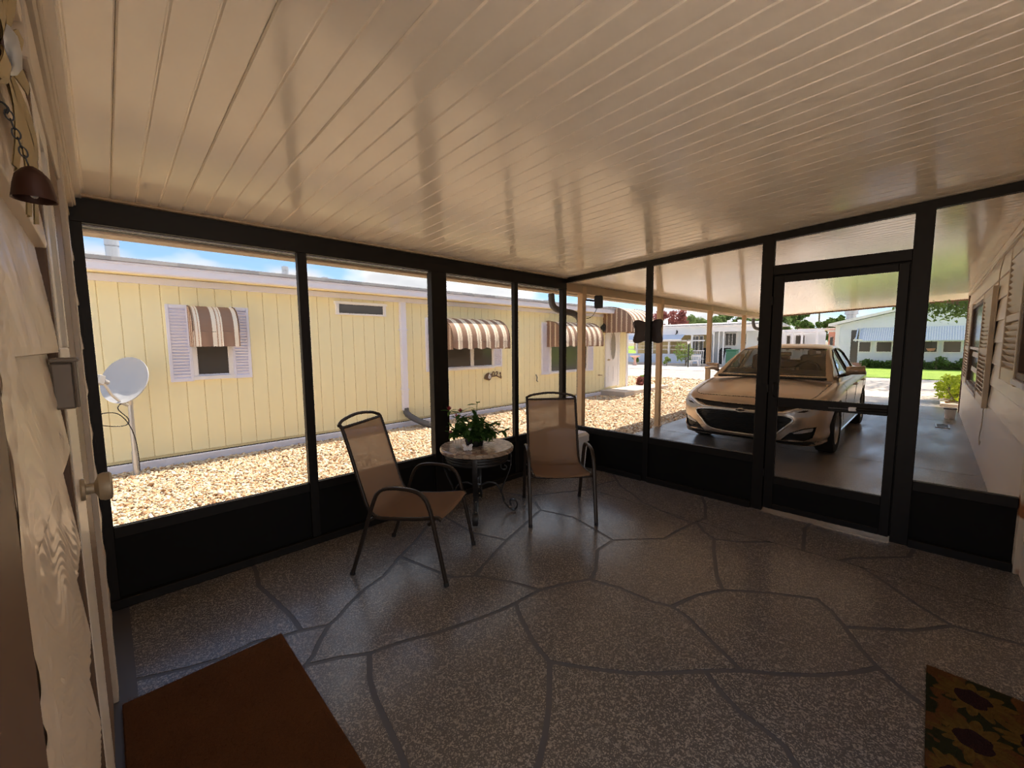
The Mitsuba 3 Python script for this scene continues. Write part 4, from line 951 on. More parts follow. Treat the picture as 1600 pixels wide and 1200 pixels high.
# bonnet shut line and side seams
hood = [(.34, -.70), (.30, -.45), (.285, 0), (.30, .45), (.34, .70)]
def top_z(x, y):
    s = section(x); i = int(np.argmax(s[:, 0])); return float(np.interp(abs(y), s[:i+1, 0], s[:i+1, 1]))
obj('bonnet_seam', W2C(tube([(x, y, top_z(x, y)+.0005) for x, y in spline([(1.36, -.79), (.8, -.765), (.34, -.70), (.20, -.45), (.165, 0), (.20, .45), (.34, .70), (.8, .765), (1.36, .79)], 8)], .0035, 6)), 'm_carblack', ck)
for s in (-1, 1):
    for xa in (1.52, 2.58, 3.55):
        obj('door_seam', W2C(tube([(xa+.10*(z-.6)**2*(1 if xa > 3 else 0), s*(side_y(xa, z)+.0005), z) for z in np.linspace(.30, .90, 14)], .003, 5)), 'm_carblack', ck)
    obj('sill_strip', W2C(tube([(x, s*(side_y(x, .235)+.002), .235) for x in np.linspace(1.4, 3.4, 14)], .012, 6)), 'm_chrome', ck, smooth=50)
    for xa in (2.40, 3.40):
        obj('door_handle', W2C(tube(spline([(xa-.09, s*side_y(xa-.09, .84), .84), (xa-.07, s*(side_y(xa, .84)+.03), .845), (xa+.07, s*(side_y(xa, .84)+.03), .85), (xa+.09, s*side_y(xa+.09, .84), .845)], 5), .011, 8)), 'm_chrome', ck, smooth=50)
# cabin: hollow shell with cut window openings
CT = sm([(1.25, .955), (1.45, 1.075), (1.70, 1.225), (1.95, 1.350), (2.15, 1.415), (2.6, 1.455), (3.0, 1.450), (3.4, 1.410), (3.8, 1.30), (4.1, 1.19), (4.38, 1.075)])
CB = sm([(1.25, .79), (1.6, .835), (2.6, .85), (3.6, .82), (4.1, .76), (4.38, .70)])
CTW = sm([(1.25, .78), (1.6, .72), (2.1, .62), (2.6, .60), (3.2, .585), (3.8, .60), (4.38, .66)])
def csec(x):
    zt = float(CT(x)); wb, wt = float(CB(x)), min(float(CTW(x)), float(CB(x))-.005); zb = min(.90, zt-.05)
    return spline([(0, zt+.012), (.5*wt, zt+.006), (.86*wt, zt-.012), (wt+.01, zt-.045*(zt-zb)/.5-.006), (wt+(wb-wt)*.35, zt-(zt-zb)*.38), (wt+(wb-wt)*.72, zt-(zt-zb)*.70), (wb, zb), (.5*wb, zb), (0, zb)], 4)
CXS = np.linspace(1.25, 4.38, 48)
cab = loft(csec, CXS)
inner = cab.copy(); c0_ = np.array([2.8, 0, 1.05]); inner.vertices = c0_+(inner.vertices-c0_)*np.array([.972, .945, .90])
cabM = man(cab)-man(inner)
_cz = np.linspace(.90, 1.48, 117)
def _cw(x):
    q = csec(x); i = int(np.argmax(q[:, 0])); up = q[:i+1]
    return np.where(_cz > up[0, 1], -1.0, np.interp(-_cz, -up[:, 1], up[:, 0]))
_cx = np.linspace(1.25, 4.38, 157); _CW = np.array([_cw(x) for x in _cx])
def cside_y(x, z):
    return float(map_coordinates(_CW, [[(x-1.25)/3.13*156], [(z-.90)/.58*116]], order=1, mode='nearest')[0])
def cfront_x(y, z, rev=False):
    j = int(np.clip(round((z-.90)/.58*116), 0, 116)); col = _CW[:, j]
    ok = np.nonzero(col >= abs(y))[0]
    if len(ok) == 0: return 2.4 if not rev else 3.4
    i = ok[-1] if rev else ok[0]; k = i+1 if rev else i-1
    if k < 0 or k >= len(_cx) or col[k] < 0: return float(_cx[i])
    t = (col[i]-abs(y))/max(1e-6, col[i]-col[k]); return float(_cx[i]+(_cx[k]-_cx[i])*t)
ws = [(-.70, 1.0), (.70, 1.0), (.655, 1.15), (.585, 1.385), (.3, 1.398), (-.3, 1.398), (-.585, 1.385), (-.655, 1.15)]
cabM -= man(ext_ax(ws, .9, 2.35, 'x'))
rw = [(-.60, 1.12), (.60, 1.12), (.52, 1.36), (-.52, 1.36)]
cabM -= man(ext_ax(rw, 3.3, 4.6, 'x'))
swA = [(1.72, 1.005), (2.55, 1.015), (2.52, 1.385), (2.25, 1.365), (2.02, 1.265)]
swB = [(2.63, 1.015), (3.42, 1.03), (3.62, 1.16), (3.45, 1.31), (3.15, 1.375), (2.60, 1.39)]
for sw in (swA, swB):
    cabM -= man(ext_ax(sw, -1.1, 1.1, 'y'))
obj('cabin', W2C(tri(cabM)), 'm_carpaint', ck, smooth=35)
def glass_sheet(poly, fn, n=14):
    P = sg.Polygon(poly).buffer(.012); a0, b0, a1, b1 = P.bounds; V = []; idx = {}; F = []
    g_ = trimesh.creation.triangulate_polygon(P.segmentize(.08), engine='earcut') if hasattr(P, 'segmentize') else trimesh.creation.triangulate_polygon(P, engine='earcut')
    v = np.c_[g_[0], np.zeros(len(g_[0]))]; v, f = trimesh.remesh.subdivide_to_size(v, g_[1], .14)
    return trimesh.Trimesh([fn(p[0], p[1]) for p in v], f, process=False)
obj('windshield', W2C(glass_sheet(ws, lambda y, z: (cfront_x(y, z)+.010, y, z))), 'm_glass', ck, smooth=True)
obj('rear_window', W2C(glass_sheet(rw, lambda y, z: (cfront_x(y, z, True)-.010, y, z))), 'm_glass', ck, smooth=True)
for s in (-1, 1):
    for sw in (swA, swB):
        obj('side_window', W2C(glass_sheet(sw, lambda x, z: (x, s*(cside_y(x, z)-.010), z))), 'm_glass', ck, smooth=True)
        ring = list(sw)+[sw[0]]; rp = np.vstack([np.linspace(ring[i], ring[i+1], 6, endpoint=False) for i in range(len(sw))])
        obj('window_seal', W2C(tube([(x, s*(cside_y(x, z)+.002), z) for x, z in rp], .009, 6, closed=True)), 'm_carblack', ck)
    bl_ = [(1.60+t*1.85, s*(cside_y(1.60+t*1.85, .99+.02*t)+.004), .99+.025*t) for t in np.linspace(0, 1, 16)]
    obj('belt_trim', W2C(tube(bl_, .007, 6)), 'm_chrome', ck, smooth=50)
    # mirror
    mk = obj('mirror', W2C(tri(m3.Manifold.hull_points(np.array([(1.66+dx, s*(.885+dy), 1.02+dz) for dx, dy, dz in ((0, 0, 0), (.10, 0, .0), (.02, .22, .015), (.11, .21, .015), (0, .0, .105), (.10, .0, .115), (.03, .20, .125), (.11, .20, .13), (-.03, .08, .05), (-.02, .16, .07))], np.float32)))), 'm_carpaint', ck, smooth=50)
    obj('mirror_arm', W2C(tube([(1.68, s*.78, .985), (1.69, s*.86, 1.01), (1.70, s*.93, 1.035)], .022, 8)), 'm_carblack', mk, smooth=50)
obj('cowl', W2C(box(1.22, 1.42, -.72, .72, .955, .985, .01)), 'm_carblack', ck)
for y0 in (-.52, .10):
    obj('wiper', W2C(tube([(1.40, y0, 1.012), (1.405, y0+.27, 1.020), (1.40, y0+.54, 1.018)], .006, 6)), 'm_carblack', ck)
obj('parcel_deck', W2C(box(1.45, 4.2, -.72, .72, .93, .972)), 'm_carint', ck)
ik = obj('dashboard', W2C(ext_ax([(1.36, .96), (1.95, .96), (1.93, 1.03), (1.75, 1.065), (1.45, 1.02)], -.70, .70, 'y')), 'm_carint', ck)
for y in (-.37, .37):
    s_ = obj('front_seat', W2C(cat(move(box(-.05, .05, -.23, .23, 0, .36, .04), (2.58, y, .93), R=trimesh.transformations.rotation_matrix(.25, [0, 1, 0])[:3, :3]), )), 'm_carint', ck, smooth=40)
    obj('headrest', W2C(box(2.63, 2.71, y-.13, y+.13, 1.24, 1.38, .035)), 'm_carint', s_, smooth=40)
obj('rear_seat', W2C(cat(box(3.50, 3.62, -.62, .62, .94, 1.16, .04), box(3.55, 3.62, -.42, -.2, 1.14, 1.25, .03), box(3.55, 3.62, .2, .42, 1.14, 1.25, .03))), 'm_carint', ck, smooth=40)
obj('rear_view_mirror', W2C(box(2.08, 2.10, -.12, .12, 1.27, 1.335, .012)), 'm_carblack', ck)
sw_ = [(1.98+.06*math.sin(t)*.35, -.37+.175*math.cos(t), 1.02+.165*math.sin(t)) for t in np.linspace(0, 2*np.pi, 28, endpoint=False)]
obj('steering_wheel', W2C(tube(sw_, .014, 8, closed=True)), 'm_carblack', ck, smooth=50)
st_ = obj('sticker', W2C(move(box(0, .003, -.03, .03, -.02, .02), (cfront_x(.5, 1.335)+.02, -.50, 1.335))), 'm_white', ck, label='small white sticker in the corner of the windshield')
# wheels
tyre = mikit.ply(move(lathe([(.225, -.105), (.30, -.110), (.325, -.098), (.335, -.07), (.335, .07), (.325, .098), (.30, .110), (.225, .105), (.215, .06), (.215, -.06), (.225, -.105)], 48), R=np.array([[1, 0, 0], [0, 0, 1], [0, -1, 0]], float)), 'm_rubber', smooth=35)
sp_ = []
for i in range(10):
    a = i*2*np.pi/10
    sp_.append(move(box(-.018, .018, .03, .225, -.012, .012, .006), (0, 0, .052), R=trimesh.transformations.rotation_matrix(a+(.09 if i % 2 else -.09), [0, 0, 1])[:3, :3]))
rim = cat(lathe([(.205, -.09), (.222, -.095), (.226, .095), (.214, .100), (.205, .085), (.20, .03), (.205, -.09)], 44), lathe([(0, .04), (.05, .045), (.055, .075), (0, .08)], 20), *sp_)
rim = mikit.ply(move(rim, R=np.array([[1, 0, 0], [0, 0, 1], [0, -1, 0]], float)), 'm_galv', smooth=35)
for wx in WX:
    for s in (-1, 1):
        tw = T().translate([CX+wx, CY+s*.805, WR]) if s < 0 else T().translate([CX+wx, CY+s*.805, WR]).rotate([0, 0, 1], 180)
        tw = tw.rotate([0, 0, 1], 180)
        w_k = obj('wheel', tyre, None, ck, to_world=tw)
        obj('rim', rim, None, w_k, to_world=tw)
        obj('brake_disc', cyl((CX+wx, CY+s*.74, WR), (CX+wx, CY+s*.77, WR), .15, 24), 'm_greydk', w_k, smooth=40)
obj('licence_plate', W2C(box(4.905, 4.93, -.15, .15, .62, .70)), 'm_white', ck)
for s in (-1, 1):
    obj('tail_lamp', W2C(box(4.70, 4.80, s*.60, s*.82, .80, .93, .02)), 'm_redflower', ck)
# ================================================================ across the street
def house_part(k, name, m, *boxes, **kw):
    return obj(name, cat(*[box(*b[:6], b[6] if len(b) > 6 else 0.0) for b in boxes]), m, k, **kw)
# long white home with a blue awning porch and an open carport
HA = thing('mobile_home', 'long white home with a blue awning screen porch and open carport across the street', 'house')
X = 30.0
house_part(HA, 'porch_wall', 'm_blue', (X, X+.12, 11.4, 17.6, -.1, .70))
house_part(HA, 'porch_floor', 'm_walk', (X-.6, 36, 8.0, 17.6, -.1, .02))
house_part(HA, 'porch_back_wall', 'm_yellow_dk', (X+2.4, X+2.5, 9.2, 17.6, -.1, 2.5))
house_part(HA, 'porch_beam', 'm_white', (X-.04, X+.14, 11.2, 17.6, 1.60, 1.70))
for y in (16.35, 15.08, 13.74, 12.3): house_part(HA, 'porch_post', 'm_white', (X-.05, X+.1, y-.06, y+.06, .68, 1.62))
for (a, b) in ((16.4, 17.6), (15.1, 16.3), (13.8, 15.0), (12.3, 13.7)):
    house_part(HA, 'porch_rail', 'm_white', (X-.02, X+.04, a, b, 1.0, 1.04), (X-.02, X+.04, a, b, 1.28, 1.31))
for (y, m) in ((16.9, 'm_leaf_lt'), (15.7, 'm_leaf_yellow'), (14.5, 'm_yellow_dk'), (13.0, 'm_yellow_dk')):
    house_part(HA, 'porch_blind', 'm_yellow_dk' if m != 'm_curtain' else m, (X+1.2, X+1.24, y-.35, y+.35, .9, 1.6))
obj('blue_awning', cat(ext_ax([(X-.75, 1.68), (X-.75, 1.72), (X+.05, 2.12), (X+.05, 2.08)], 12.6, 17.7, 'y')), 'm_blue', HA)
obj('awning_edge', box(X-.78, X-.74, 12.5, 17.7, 1.66, 1.76), 'm_white', HA)
house_part(HA, 'upper_wall', 'm_bluewhite', (X+.02, X+.1, 10.6, 17.7, 2.05, 2.60))
house_part(HA, 'roof_edge', 'm_white', (X-.25, X+.05, 7.6, 17.9, 2.60, 2.78, .02))
obj('roof', ext_ax([(X-.25, 2.74), (X+3.4, 3.0), (X+7, 2.74), (X+7, 2.66), (X-.25, 2.66)], 7.6, 17.9, 'y'), 'm_roof', HA)
for y in (9.7, 9.05): obj('roof_vent', lathe([(0, 2.78), (.14, 2.78), (.14, 2.98), (0, 3.0)], 12, (X+.2, y, 0)), 'm_white', HA)
obj('wall_leaf_ornament', tube(spline([(X, 13.22, 2.42), (X-.02, 13.16, 2.34), (X-.02, 13.17, 2.22), (X, 13.27, 2.12)], 4), [.03]*3+[.055]*7+[.03]*3, 6), 'm_black', HA)
house_part(HA, 'corner_post', 'm_white', (X-.05, X+.08, 12.0, 12.12, -.05, 2.1))
house_part(HA, 'porch_bay_wall', 'm_bluewhite', (X+2.0, X+2.1, 8.0, 11.6, -.1, 2.6))
for (a, b, z0, z1) in ((9.78, 10.45, 1.3, 2.12), (9.12, 9.36, 1.35, 2.1), (8.0, 8.42, 1.60, 1.85)):
    w = obj('window', box(X+1.95, X+2.0, a-.08, b+.08, z0-.07, z1+.07), 'm_white', HA)
    obj('pane', box(X+1.93, X+1.95, a, b, z0, z1), 'm_darkpane', w)
    if b-a > .5:
        for q in (.33, .66): obj('muntin', box(X+1.915, X+1.93, a+(b-a)*q-.02, a+(b-a)*q+.02, z0, z1), 'm_white', w)
for (a, b, z0, z1) in ((12.0, 12.2, .9, 2.0), (11.75, 11.9, .9, 2.0), (11.42, 11.62, .9, 2.0)):
    w = obj('screen_panel', box(X+.3, X+.34, a-.03, b+.03, z0, z1), 'm_white', HA); obj('pane', box(X+.28, X+.30, a, b, z0+.05, z1-.05), 'm_darkpane', w)
for y in (10.55, 10.22, 9.93): house_part(HA, 'carport_pole', 'm_white', (X-.1, X-.04, y-.035, y+.035, -.08, 2.62))
house_part(HA, 'carport_beam', 'm_white', (X-.15, X, 7.8, 10.7, 2.24, 2.60))
rl = thing('porch_railing', 'white picket railing in front of the porch with dark furniture across the street', 'railing')
obj('top_rail', box(X-.85, X-.79, 10.88, 12.05, .93, .985), 'm_white', rl); obj('bottom_rail', box(X-.85, X-.79, 10.88, 12.05, .36, .40), 'm_white', rl)
for i in range(10): obj('picket', box(X-.84, X-.80, 10.93+.12*i, 10.97+.12*i, .05 if i % 3 == 0 else .36, .95), 'm_white', rl)
sb = thing('garden_bench', 'small white slatted bench in front of the picket railing', 'bench')
obj('back', box(X-1.14, X-1.10, 10.95, 11.62, .56, .66), 'm_white', sb)
for i in range(5): obj('slat', box(X-1.14, X-1.11, 10.98+.14*i, 11.04+.14*i, .25, .58), 'm_white', sb)
obj('seat', box(X-1.5, X-1.1, 10.95, 11.62, .25, .30), 'm_white', sb)
for yy in (10.98, 11.56):
    for xx in (X-1.48, X-1.15): obj('leg', box(xx, xx+.05, yy, yy+.05, -.1, .26), 'm_white', sb)
for (y, n, l) in ((11.35, 'porch_chair', 'dark cushioned porch chair behind the picket railing'), (10.0, 'covered_grill', 'navy covered grill standing under the open carport across the street')):
    c = thing(n, l, 'chair' if 'chair' in n else 'grill'); obj('seat' if 'chair' in n else 'cover', box(X+.2, X+.8, y-.35, y+.35, .02, .55 if 'chair' in n else 1.02, .08), 'm_navy' if False else 'm_black', c)
    obj('back' if 'chair' in n else 'lid', box(X+.6, X+.8, y-.35, y+.35, .5, 1.12, .06), 'm_black', c)
gb = thing('green_bin', 'green wheeled bin under the carport across the street', 'bin')
mat('m_greenbin', (.03, .13, .08), .5); mat('m_pale', (.42, .46, .50), .6); mat('m_pinkpot', (.66, .42, .35), .8)
obj('body', box(28.7, 29.3, 8.75, 9.35, -.08, .98, .04), 'm_greenbin', gb); obj('lid', box(28.66, 29.34, 8.72, 9.38, .985, 1.06, .02), 'm_greenbin', gb)
for yy in (8.85, 9.2): obj('wheel', cyl((29.25, yy, .02), (29.25, yy+.05, .02), .1), 'm_black', gb)
cv = thing('covered_bike', 'pale tarp-covered bike between the white carport poles', 'bike')
obj('cover', tri(m3.Manifold.hull_points(np.array([(29.3, 9.35, -.07), (30.6, 9.35, -.07), (29.3, 9.75, -.07), (30.6, 9.75, -.07), (29.6, 9.5, 1.08), (30.2, 9.62, 1.0), (29.45, 9.6, .9)], np.float32))), 'm_pale', cv)
# lamp post, urn
lp = thing('lamp_post', 'slim dark lamp post with a white lantern across the street', 'lamp post')
LX, LY = 27.4, 11.22
obj('pole', cyl((LX, LY, -.1), (LX, LY, 1.42), .035, 10), 'm_iron', lp, smooth=40)
obj('lantern', lathe([(.03, 1.42), (.09, 1.46), (.12, 1.62), (.03, 1.66)], 8, (LX, LY, 0)), 'm_white', lp)
obj('cap', lathe([(.15, 1.63), (.03, 1.72), (0, 1.78)], 8, (LX, LY, 0)), 'm_iron', lp)
un = thing('birdbath', 'pinkish concrete birdbath beside the blue porch wall across the street', 'birdbath')
obj('pedestal', lathe([(0, -.1), (.18, -.1), (.12, 0), (.08, .25), (.12, .45), (0, .45)], 14, (27.75, 15.25, 0)), 'm_pinkpot', un, smooth=40)
obj('bowl', lathe([(0, .44), (.12, .45), (.36, .54), (.38, .58), (.32, .57), (0, .50)], 18, (27.75, 15.25, 0)), 'm_pinkpot', un, smooth=40)

# white carport building and pink building farther back
HB = thing('carport_building', 'long white carport building with dark openings far behind the car roof', 'building')
X = 45.0
house_part(HB, 'roof_edge', 'm_white', (X-.6, X+2.8, 7.05, 12.0, 2.36, 2.62))
for y in (10.8, 10.3, 9.98, 9.55, 8.9, 8.2, 7.1): house_part(HB, 'column', 'm_white', (X-.5, X-.35, y-.08, y+.08, -.1, 2.4))
house_part(HB, 'back_wall', 'm_bluewhite', (X+3, X+3.1, 7.0, 12.0, -.1, 2.4))
for (a, b) in ((10.38, 10.7), (10.02, 10.24), (9.2, 9.5), (8.1, 8.8)):
    w = obj('window', box(X+2.9, X+3.0, a*1.06, b*1.06, .6, 2.2), 'm_white', HB); obj('pane', box(X+2.86, X+2.9, a*1.06+.03, b*1.06-.03, .7, 2.1), 'm_darkpane', w)
HP = thing('brick_building', 'pinkish red building with a flat roof far behind the car', 'building')
house_part(HP, 'wall', 'm_pinkbrick', (48.8, 56, 5.2, 6.9, -.1, 2.66))
house_part(HP, 'roof_edge', 'm_trim_light', (50.2, 56.2, 5.1, 9.6, 2.66, 2.82), (48.4, 50.2, 5.1, 6.95, 2.40, 2.56))
w = obj('window', box(48.72, 48.8, 6.5, 6.8, 1.1, 1.95), 'm_rust', HP); obj('pane', box(48.7, 48.72, 6.55, 6.75, 1.15, 1.9), 'm_darkpane', w)

# white gabled home with the striped pale-blue awning
HC = thing('gabled_home', 'white gabled home with a long pale blue awning across the lawn', 'house')
k_ = 34/42.0; X = 34.0
def zk(z): return 1.5+(z-1.5)*k_
def yk(y): return y*k_
lapw = mikit.ply(ext_ax([(X-.02, 0), (X-.045, .002), (X-.015, .19), (X, .19), (X, 0)], 0, 1, 'y'), 'm_bluewhite')
ye0, ye1, zr0 = yk(5.5), yk(-9.0), zk(2.80)
obj('wall', ext_ax([(ye0, -.1), (ye0, zr0), (yk(-1.2), zk(4.45)), (ye1, zr0), (ye1, -.1)], X, X+.2, 'x'), 'm_bluewhite', HC)
for i in range(18):
    z = .15+.19*i; w0 = ye0-.02 if z < zr0-.2 else ye0-(z+.2-zr0)/(zk(4.45)-zr0)*(ye0-yk(-1.2))-.05
    w1 = ye1 if z < zr0-.2 else ye1+(z+.2-zr0)/(zk(4.45)-zr0)*(yk(-1.2)-ye1)
    if w0-w1 > .6: obj('lap_board', lapw, None, HC, to_world=T().translate([0, w1, z]).scale([1, w0-w1, 1]))
obj('side_wall', box(X+.2, X+14, ye0-.15, ye0, -.1, zr0), 'm_bluewhite', HC)
rid = (yk(-1.2), zk(4.45))
for (y0, z0) in ((ye0+.35, zr0-.05), (ye1-.35, zr0-.05)):
    obj('roof', ext_ax([(y0, z0), (rid[0], rid[1]+.05), (rid[0], rid[1]+.2), (y0, z0+.14)], X-.35, X+14, 'x'), 'm_roof', HC)
    obj('rake_board', ext_ax([(y0, z0-.03), (rid[0], rid[1]+.02), (rid[0], rid[1]+.2), (y0, z0+.15)], X-.39, X-.35, 'x'), 'm_white', HC)
obj('corner_board', box(X-.06, X, ye0-.22, ye0, -.1, zr0), 'm_white', HC)
obj('base_course', box(X-.08, X, ye1, ye0-.9, -.1, .16), 'm_pinkbrick', HC)
obj('chimney', cat(lathe([(0, 3.0), (.26, 3.0), (.26, 3.42), (.36, 3.44), (.36, 3.72), (0, 3.75)], 16, (X+1.2, yk(4.75), -.18))), 'm_galv', HC, smooth=40)
obj('entry_opening', box(X-.05, X-.02, yk(4.05), yk(4.5), -.05, zk(2.38)), 'm_darkpane', HC)
AY0, AY1 = yk(4.15), yk(-2.6)
aw = obj('awning', ext_ax([(X-.05, zk(2.52)), (X-.9, zk(1.56)), (X-.9, zk(1.50)), (X-.05, zk(2.45))], AY1, AY0-.25, 'y'), 'm_blue', HC)
rib = mikit.ply(ext_ax([(X-.05, zk(2.535)), (X-.91, zk(1.565)), (X-.91, zk(1.55)), (X-.05, zk(2.52))], 0, .045, 'y'), 'm_bluewhite')
for i in range(50): obj('rib', rib, None, aw, to_world=T().translate([0, AY1+.05+i*(AY0-.35-AY1)/50, 0]))
for i, y in enumerate((AY0, AY0-.17)): obj('end_slat', ext_ax([(X-.05, zk(2.50)), (X-.9, zk(1.56)), (X-.9, zk(1.48)), (X-.05, zk(2.42))], y-.07, y, 'y'), 'm_navy' if i < 0 else 'm_blue', aw)
obj('awning_bracket', box(X-.95, X-.85, AY0-.35, AY0+.08, zk(1.55), zk(1.66)), 'm_white', aw)
for (a, b) in ((3.96, 3.31), (2.94, 2.12), (1.80, 1.0), (.43, -.26), (-.59, -1.40)):
    w = obj('window', box(X-.07, X-.02, yk(b)-.07, yk(a)+.07, zk(.62), zk(1.50)), 'm_white', HC)
    obj('pane', box(X-.085, X-.07, yk(b), yk(a), zk(.72), zk(1.44)), 'm_darkpane', w)
obj('porch_light', box(X-.12, X-.02, yk(4.2)-.06, yk(4.2)+.06, zk(1.6), zk(1.75)), 'm_white', HC)
obj('roof_antenna', cyl((X+.5, yk(1.9), 3.2), (X+.5, yk(1.9), 4.1), .015, 6), 'm_greydk', HC)
for (y, l) in ((.35, 'hanging flower basket below the long blue awning, left of the house corner'), (1.85, 'hanging flower basket below the long blue awning, beside the door post')):
    b_ = thing('hanging_basket', l, 'hanging basket'); yy = yk(y*.8-.25) if y < 1 else yk(1.62)
    obj('pot', lathe([(0, zk(.78)), (.13, zk(.80)), (.20, zk(.98)), (0, zk(.98))], 14, (X-.6, yy, 0)), 'm_pinkbrick', b_, smooth=40)
    obj('cord', cyl((X-.6, yy, zk(.98)), (X-.6, yy, zk(1.85)), .008, 5), 'm_black', b_)

# ---------------------------------------------------------------- foliage
def leaves(n, centers, radii, size, seed, flat=.8):
    g = np.random.default_rng(seed); c = np.asarray(centers, float); r = np.asarray(radii, float)
    if r.ndim == 1: r = np.repeat(r[:, None], 3, 1)
    w = r.prod(1)**(2/3); i = g.choice(len(c), n, p=w/w.sum()); d = g.normal(size=(n, 3)); d /= np.linalg.norm(d, axis=1)[:, None]
    p = c[i]+d*r[i]*(g.uniform(0, 1, (n, 1))**.35)
    a = g.normal(size=(n, 3)); a /= np.linalg.norm(a, axis=1)[:, None]; b = np.cross(a, g.normal(size=(n, 3))); b /= np.linalg.norm(b, axis=1)[:, None]
    s = size*g.uniform(.6, 1.4, (n, 1))
    V = np.stack([p-a*s, p+b*s*.45, p+a*s, p-b*s*.45], 1).reshape(-1, 3); k = np.arange(n)[:, None]*4
    return trimesh.Trimesh(V, np.vstack([k+[0, 1, 2], k+[0, 2, 3]]), process=False)
def tree(label, base, h, crown, n, size, m, seed, trunk=.16, cat_='tree', name='tree', group=None):
    t = thing(name, label, cat_, group); g = np.random.default_rng(seed); cs, rs = [], []
    bx_, by_ = base[:2]
    for i in range(crown[0]):
        a = g.uniform(0, 2*np.pi); rr = crown[1]*math.sqrt(g.uniform(0, 1)); zz = h*(crown[2]+(1-crown[2])*g.uniform(.1, .92))
        cs.append((bx_+rr*math.cos(a), by_+rr*math.sin(a), zz)); rs.append(g.uniform(.55, 1.0)*crown[3])
    lk = obj('foliage', leaves(n, cs, rs, size, seed), m, t); labels[lk] = {'kind': 'stuff'}
    br = [tube(spline([(bx_, by_, base[2]), (bx_+.1, by_, h*.4), (bx_, by_+.05, h*.8)], 4), [trunk*(1-.06*i) for i in range(9)], 8)]
    for c in cs[:8]: br.append(tube([(bx_, by_, h*.42), ((bx_+c[0])/2, (by_+c[1])/2, (h*.45+c[2])/2), c], [trunk*.45, trunk*.3, trunk*.12], 6))
    obj('trunk', cat(*br), 'm_bark', t, smooth=50)
    return t
tree('dark red-leaved tree behind the blue-awning home', (44, 20.2, -.1), 5.0, (60, 2.0, .30, .5), 2000, .20, 'm_leaf_red', 31)
for i, (x, y, h, w, l) in enumerate(((52, 19.0, 4.8, 2.0, 'bushy green tree at the left of the green treeline beyond the white home'), (58, 17.6, 5.8, 2.2, 'tallest bushy green tree above the white porch roof'), (53, 13.2, 5.0, 2.2, 'bushy green tree above the right end of the white porch roof'), (60, 22.4, 4.6, 2.4, 'low green tree peeking over the roof left of the treeline'))):
    tree(l, (x, y, -.1), h, (34, w, .25, .62), 4200, .19, 'm_leaf_pine', 40+i)
for i, (x, y, h, w, c0, l, m) in enumerate(((62, 14.2, 6.4, 1.5, .5, 'tall thin pine left of the far white carport building', 'm_leaf_pine'), (70, 13.2, 5.9, 1.3, .55, 'slim sparse pine above the far white carport building', 'm_leaf_pine'), (60, 9.3, 4.4, 2.2, .3, 'dark rounded tree left of the gabled home', 'm_leaf_tree'), (69, 8.2, 4.9, 2.0, .3, 'dark rounded tree touching the eave of the gabled home', 'm_leaf_tree'))):
    tree(l, (x, y, -.1), h, (22, w, c0, .5), 2200, .20, m, 60+i)
# oak with a branch reaching over the driveway, its trunk beyond the house corner
ok = thing('oak_tree', 'leafy oak branch reaching past the house corner over the driveway', 'tree')
tr_ = spline([(20.5, -6.2, -.15), (20.3, -6.0, 1.2), (20.0, -5.6, 2.6), (19.6, -5.2, 4.2)], 6)
obj('trunk', tube(tr_, np.linspace(.38, .24, len(tr_)), 12), 'm_bark', ok, smooth=50)
br_ = spline([(20.0, -5.6, 2.5), (19.2, -4.0, 2.35), (18.2, -2.4, 2.30), (17.0, -.9, 2.42), (16.0, -.1, 2.62), (15.6, .2, 2.75)], 6)
obj('branch', tube(br_, np.linspace(.17, .045, len(br_)), 10), 'm_bark', ok, smooth=50)
cs = [tuple(p) for p in br_[8::2]]; cs2 = []; gq = np.random.default_rng(5)
for p in br_[10:]:
    for j in range(3): cs2.append((p[0]+gq.normal(0, .5), p[1]+gq.normal(0, .25), p[2]+gq.uniform(-.28, .45)))
cs3 = [(gq.uniform(19, 27), gq.uniform(-6, 2.6), 5.6+gq.uniform(-.8, 1.8)) for _ in range(46)]
for q_ in ((22.5, -2.5, 5.0), (25, -.5, 5.4), (22.0, .5, 5.4), (24.5, -4.5, 5.2)): obj('branch', tube(spline([(19.8, -5.3, 3.6), ((19.8+q_[0])/2, (-5.3+q_[1])/2, 4.6), q_], 5), np.linspace(.16, .05, 11), 8), 'm_bark', ok, smooth=50)
lk = obj('foliage', cat(leaves(5200, cs2, [.34]*len(cs2), .055, 71), leaves(8000, cs3, [.95]*len(cs3), .11, 72)), 'm_leaf_tree', ok); labels[lk] = {'kind': 'stuff'}
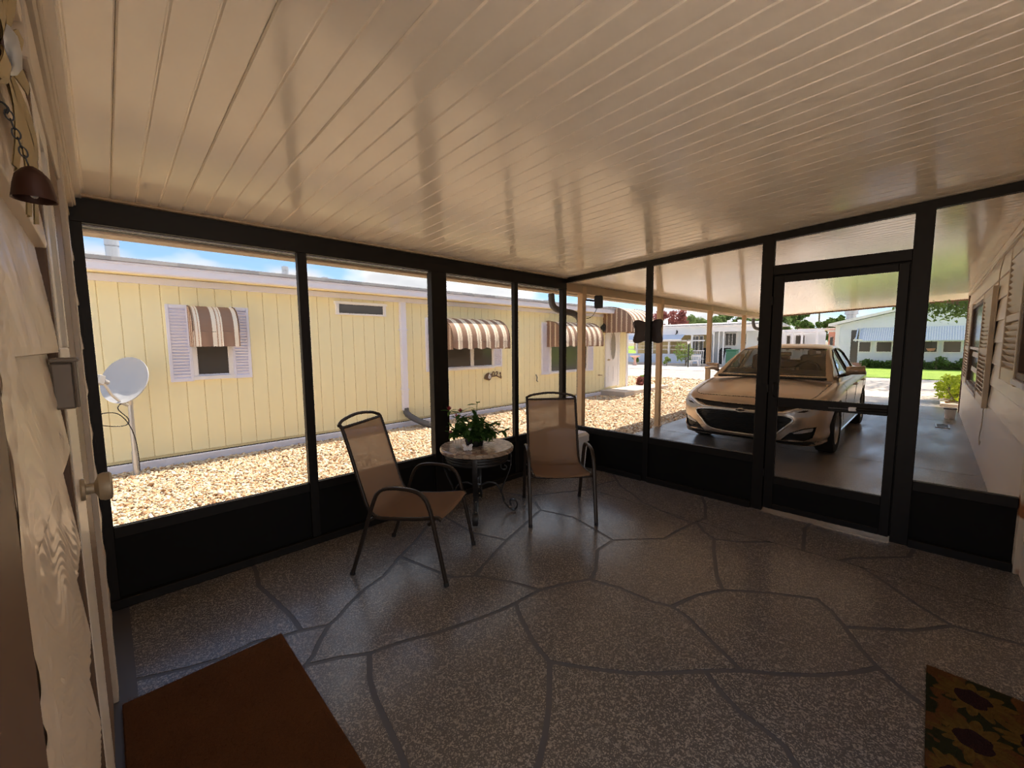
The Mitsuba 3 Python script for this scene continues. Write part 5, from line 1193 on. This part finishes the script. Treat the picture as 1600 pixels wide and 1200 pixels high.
# plant bed at the house corner
pb = thing('planting_bed', 'low concrete edged planting bed at the house corner', 'planter')
for b in ((13.6, 16.6, -.30, -.22), (13.6, 13.72, -.95, -.30), (16.5, 16.6, -.95, -.30)): obj('edging', box(*b, -.14, .07, .008), 'm_walk', pb)
obj('mulch', box(13.72, 16.5, -.95, -.30, -.14, .02), 'm_rust', pb)
for i, (x, y, h, l) in enumerate(((14.6, -.50, .52, 'yellow-green leafy shrub nearest in the planting bed by the house corner'), (15.7, -.48, .50, 'smaller yellow-green shrub at the far end of the planting bed'))):
    s = thing('shrub', l, 'shrub'); g = np.random.default_rng(80+i)
    lk = obj('foliage', leaves(800, [(x+g.normal(0, .34), y+g.normal(0, .15), h*g.uniform(.25, 1.05)) for _ in range(34)], [.09]*34, .05, 90+i), 'm_leaf_yellow', s); labels[lk] = {'kind': 'stuff'}
    obj('stems', cat(*[cyl((x, y, 0), (x+g.normal(0, .15), y+g.normal(0, .1), h*.7), .010, 5) for _ in range(7)]), 'm_bark', s)
# hedge and border plants before the gabled home
hg = thing('hedge', 'low dark green hedge along the front of the gabled home', 'hedge')
g = np.random.default_rng(9)
lk = obj('foliage', leaves(9000, [(32.9+g.normal(0, .12), y, .10+g.uniform(-.1, .1)) for y in np.linspace(-3.2, 2.8, 60)], [.26]*60, .06, 99), 'm_leaf_tree', hg); labels[lk] = {'kind': 'stuff'}
obj('stems', cat(*[cyl((32.9, y, -.12), (32.9, y+.05, .2), .02, 5) for y in np.linspace(-3.1, 2.7, 30)]), 'm_bark', hg)
for i, (x, y, h, m, l) in enumerate(((28.6, 11.9, 1.5, 'm_leaf_lt', 'green shrub beside the lamp post and porch'), (28.9, 15.8, .55, 'm_leaf_lt', 'low green shrub beside the birdbath'), (28.3, 13.1, .6, 'm_leaf_lt', 'low shrub in front of the blue porch wall'), (13.3, 7.05, .42, 'm_leaf_red', 'small reddish garden plant behind the doorstep at the yellow house corner'), (13.9, 7.25, .40, 'm_leaf_lt', 'small green garden plant at the yellow house corner'), (32.35, -.25, .75, 'm_leaf_tree', 'thin bush by the gabled home below a basket'), (32.35, -1.2, .6, 'm_leaf_tree', 'small bush by the gabled home near the corner'))):
    s = thing('garden_shrub', l, 'shrub'); g = np.random.default_rng(120+i)
    nn = 10; lk = obj('foliage', leaves(500, [(x+g.normal(0, h*.18), y+g.normal(0, h*.18), -.1+h*g.uniform(.3, .95)) for _ in range(nn)], [h*.20]*nn, .035+h*.03, 130+i), m, s); labels[lk] = {'kind': 'stuff'}
    obj('stems', cat(*[cyl((x, y, -.13), (x+g.normal(0, h*.12), y+g.normal(0, h*.12), h*.6), .010, 5) for _ in range(6)]), 'm_bark', s)
# utility pole far away
up = thing('utility_pole', 'thin utility pole far away above the white carport building', 'pole')
obj('pole', cyl((76, 12.0, -.1), (76, 12.0, 7.6), .09, 8), 'm_bark', up, smooth=40); obj('crossarm', box(75.95, 76.05, 11.4, 12.6, 7.1, 7.2), 'm_bark', up)
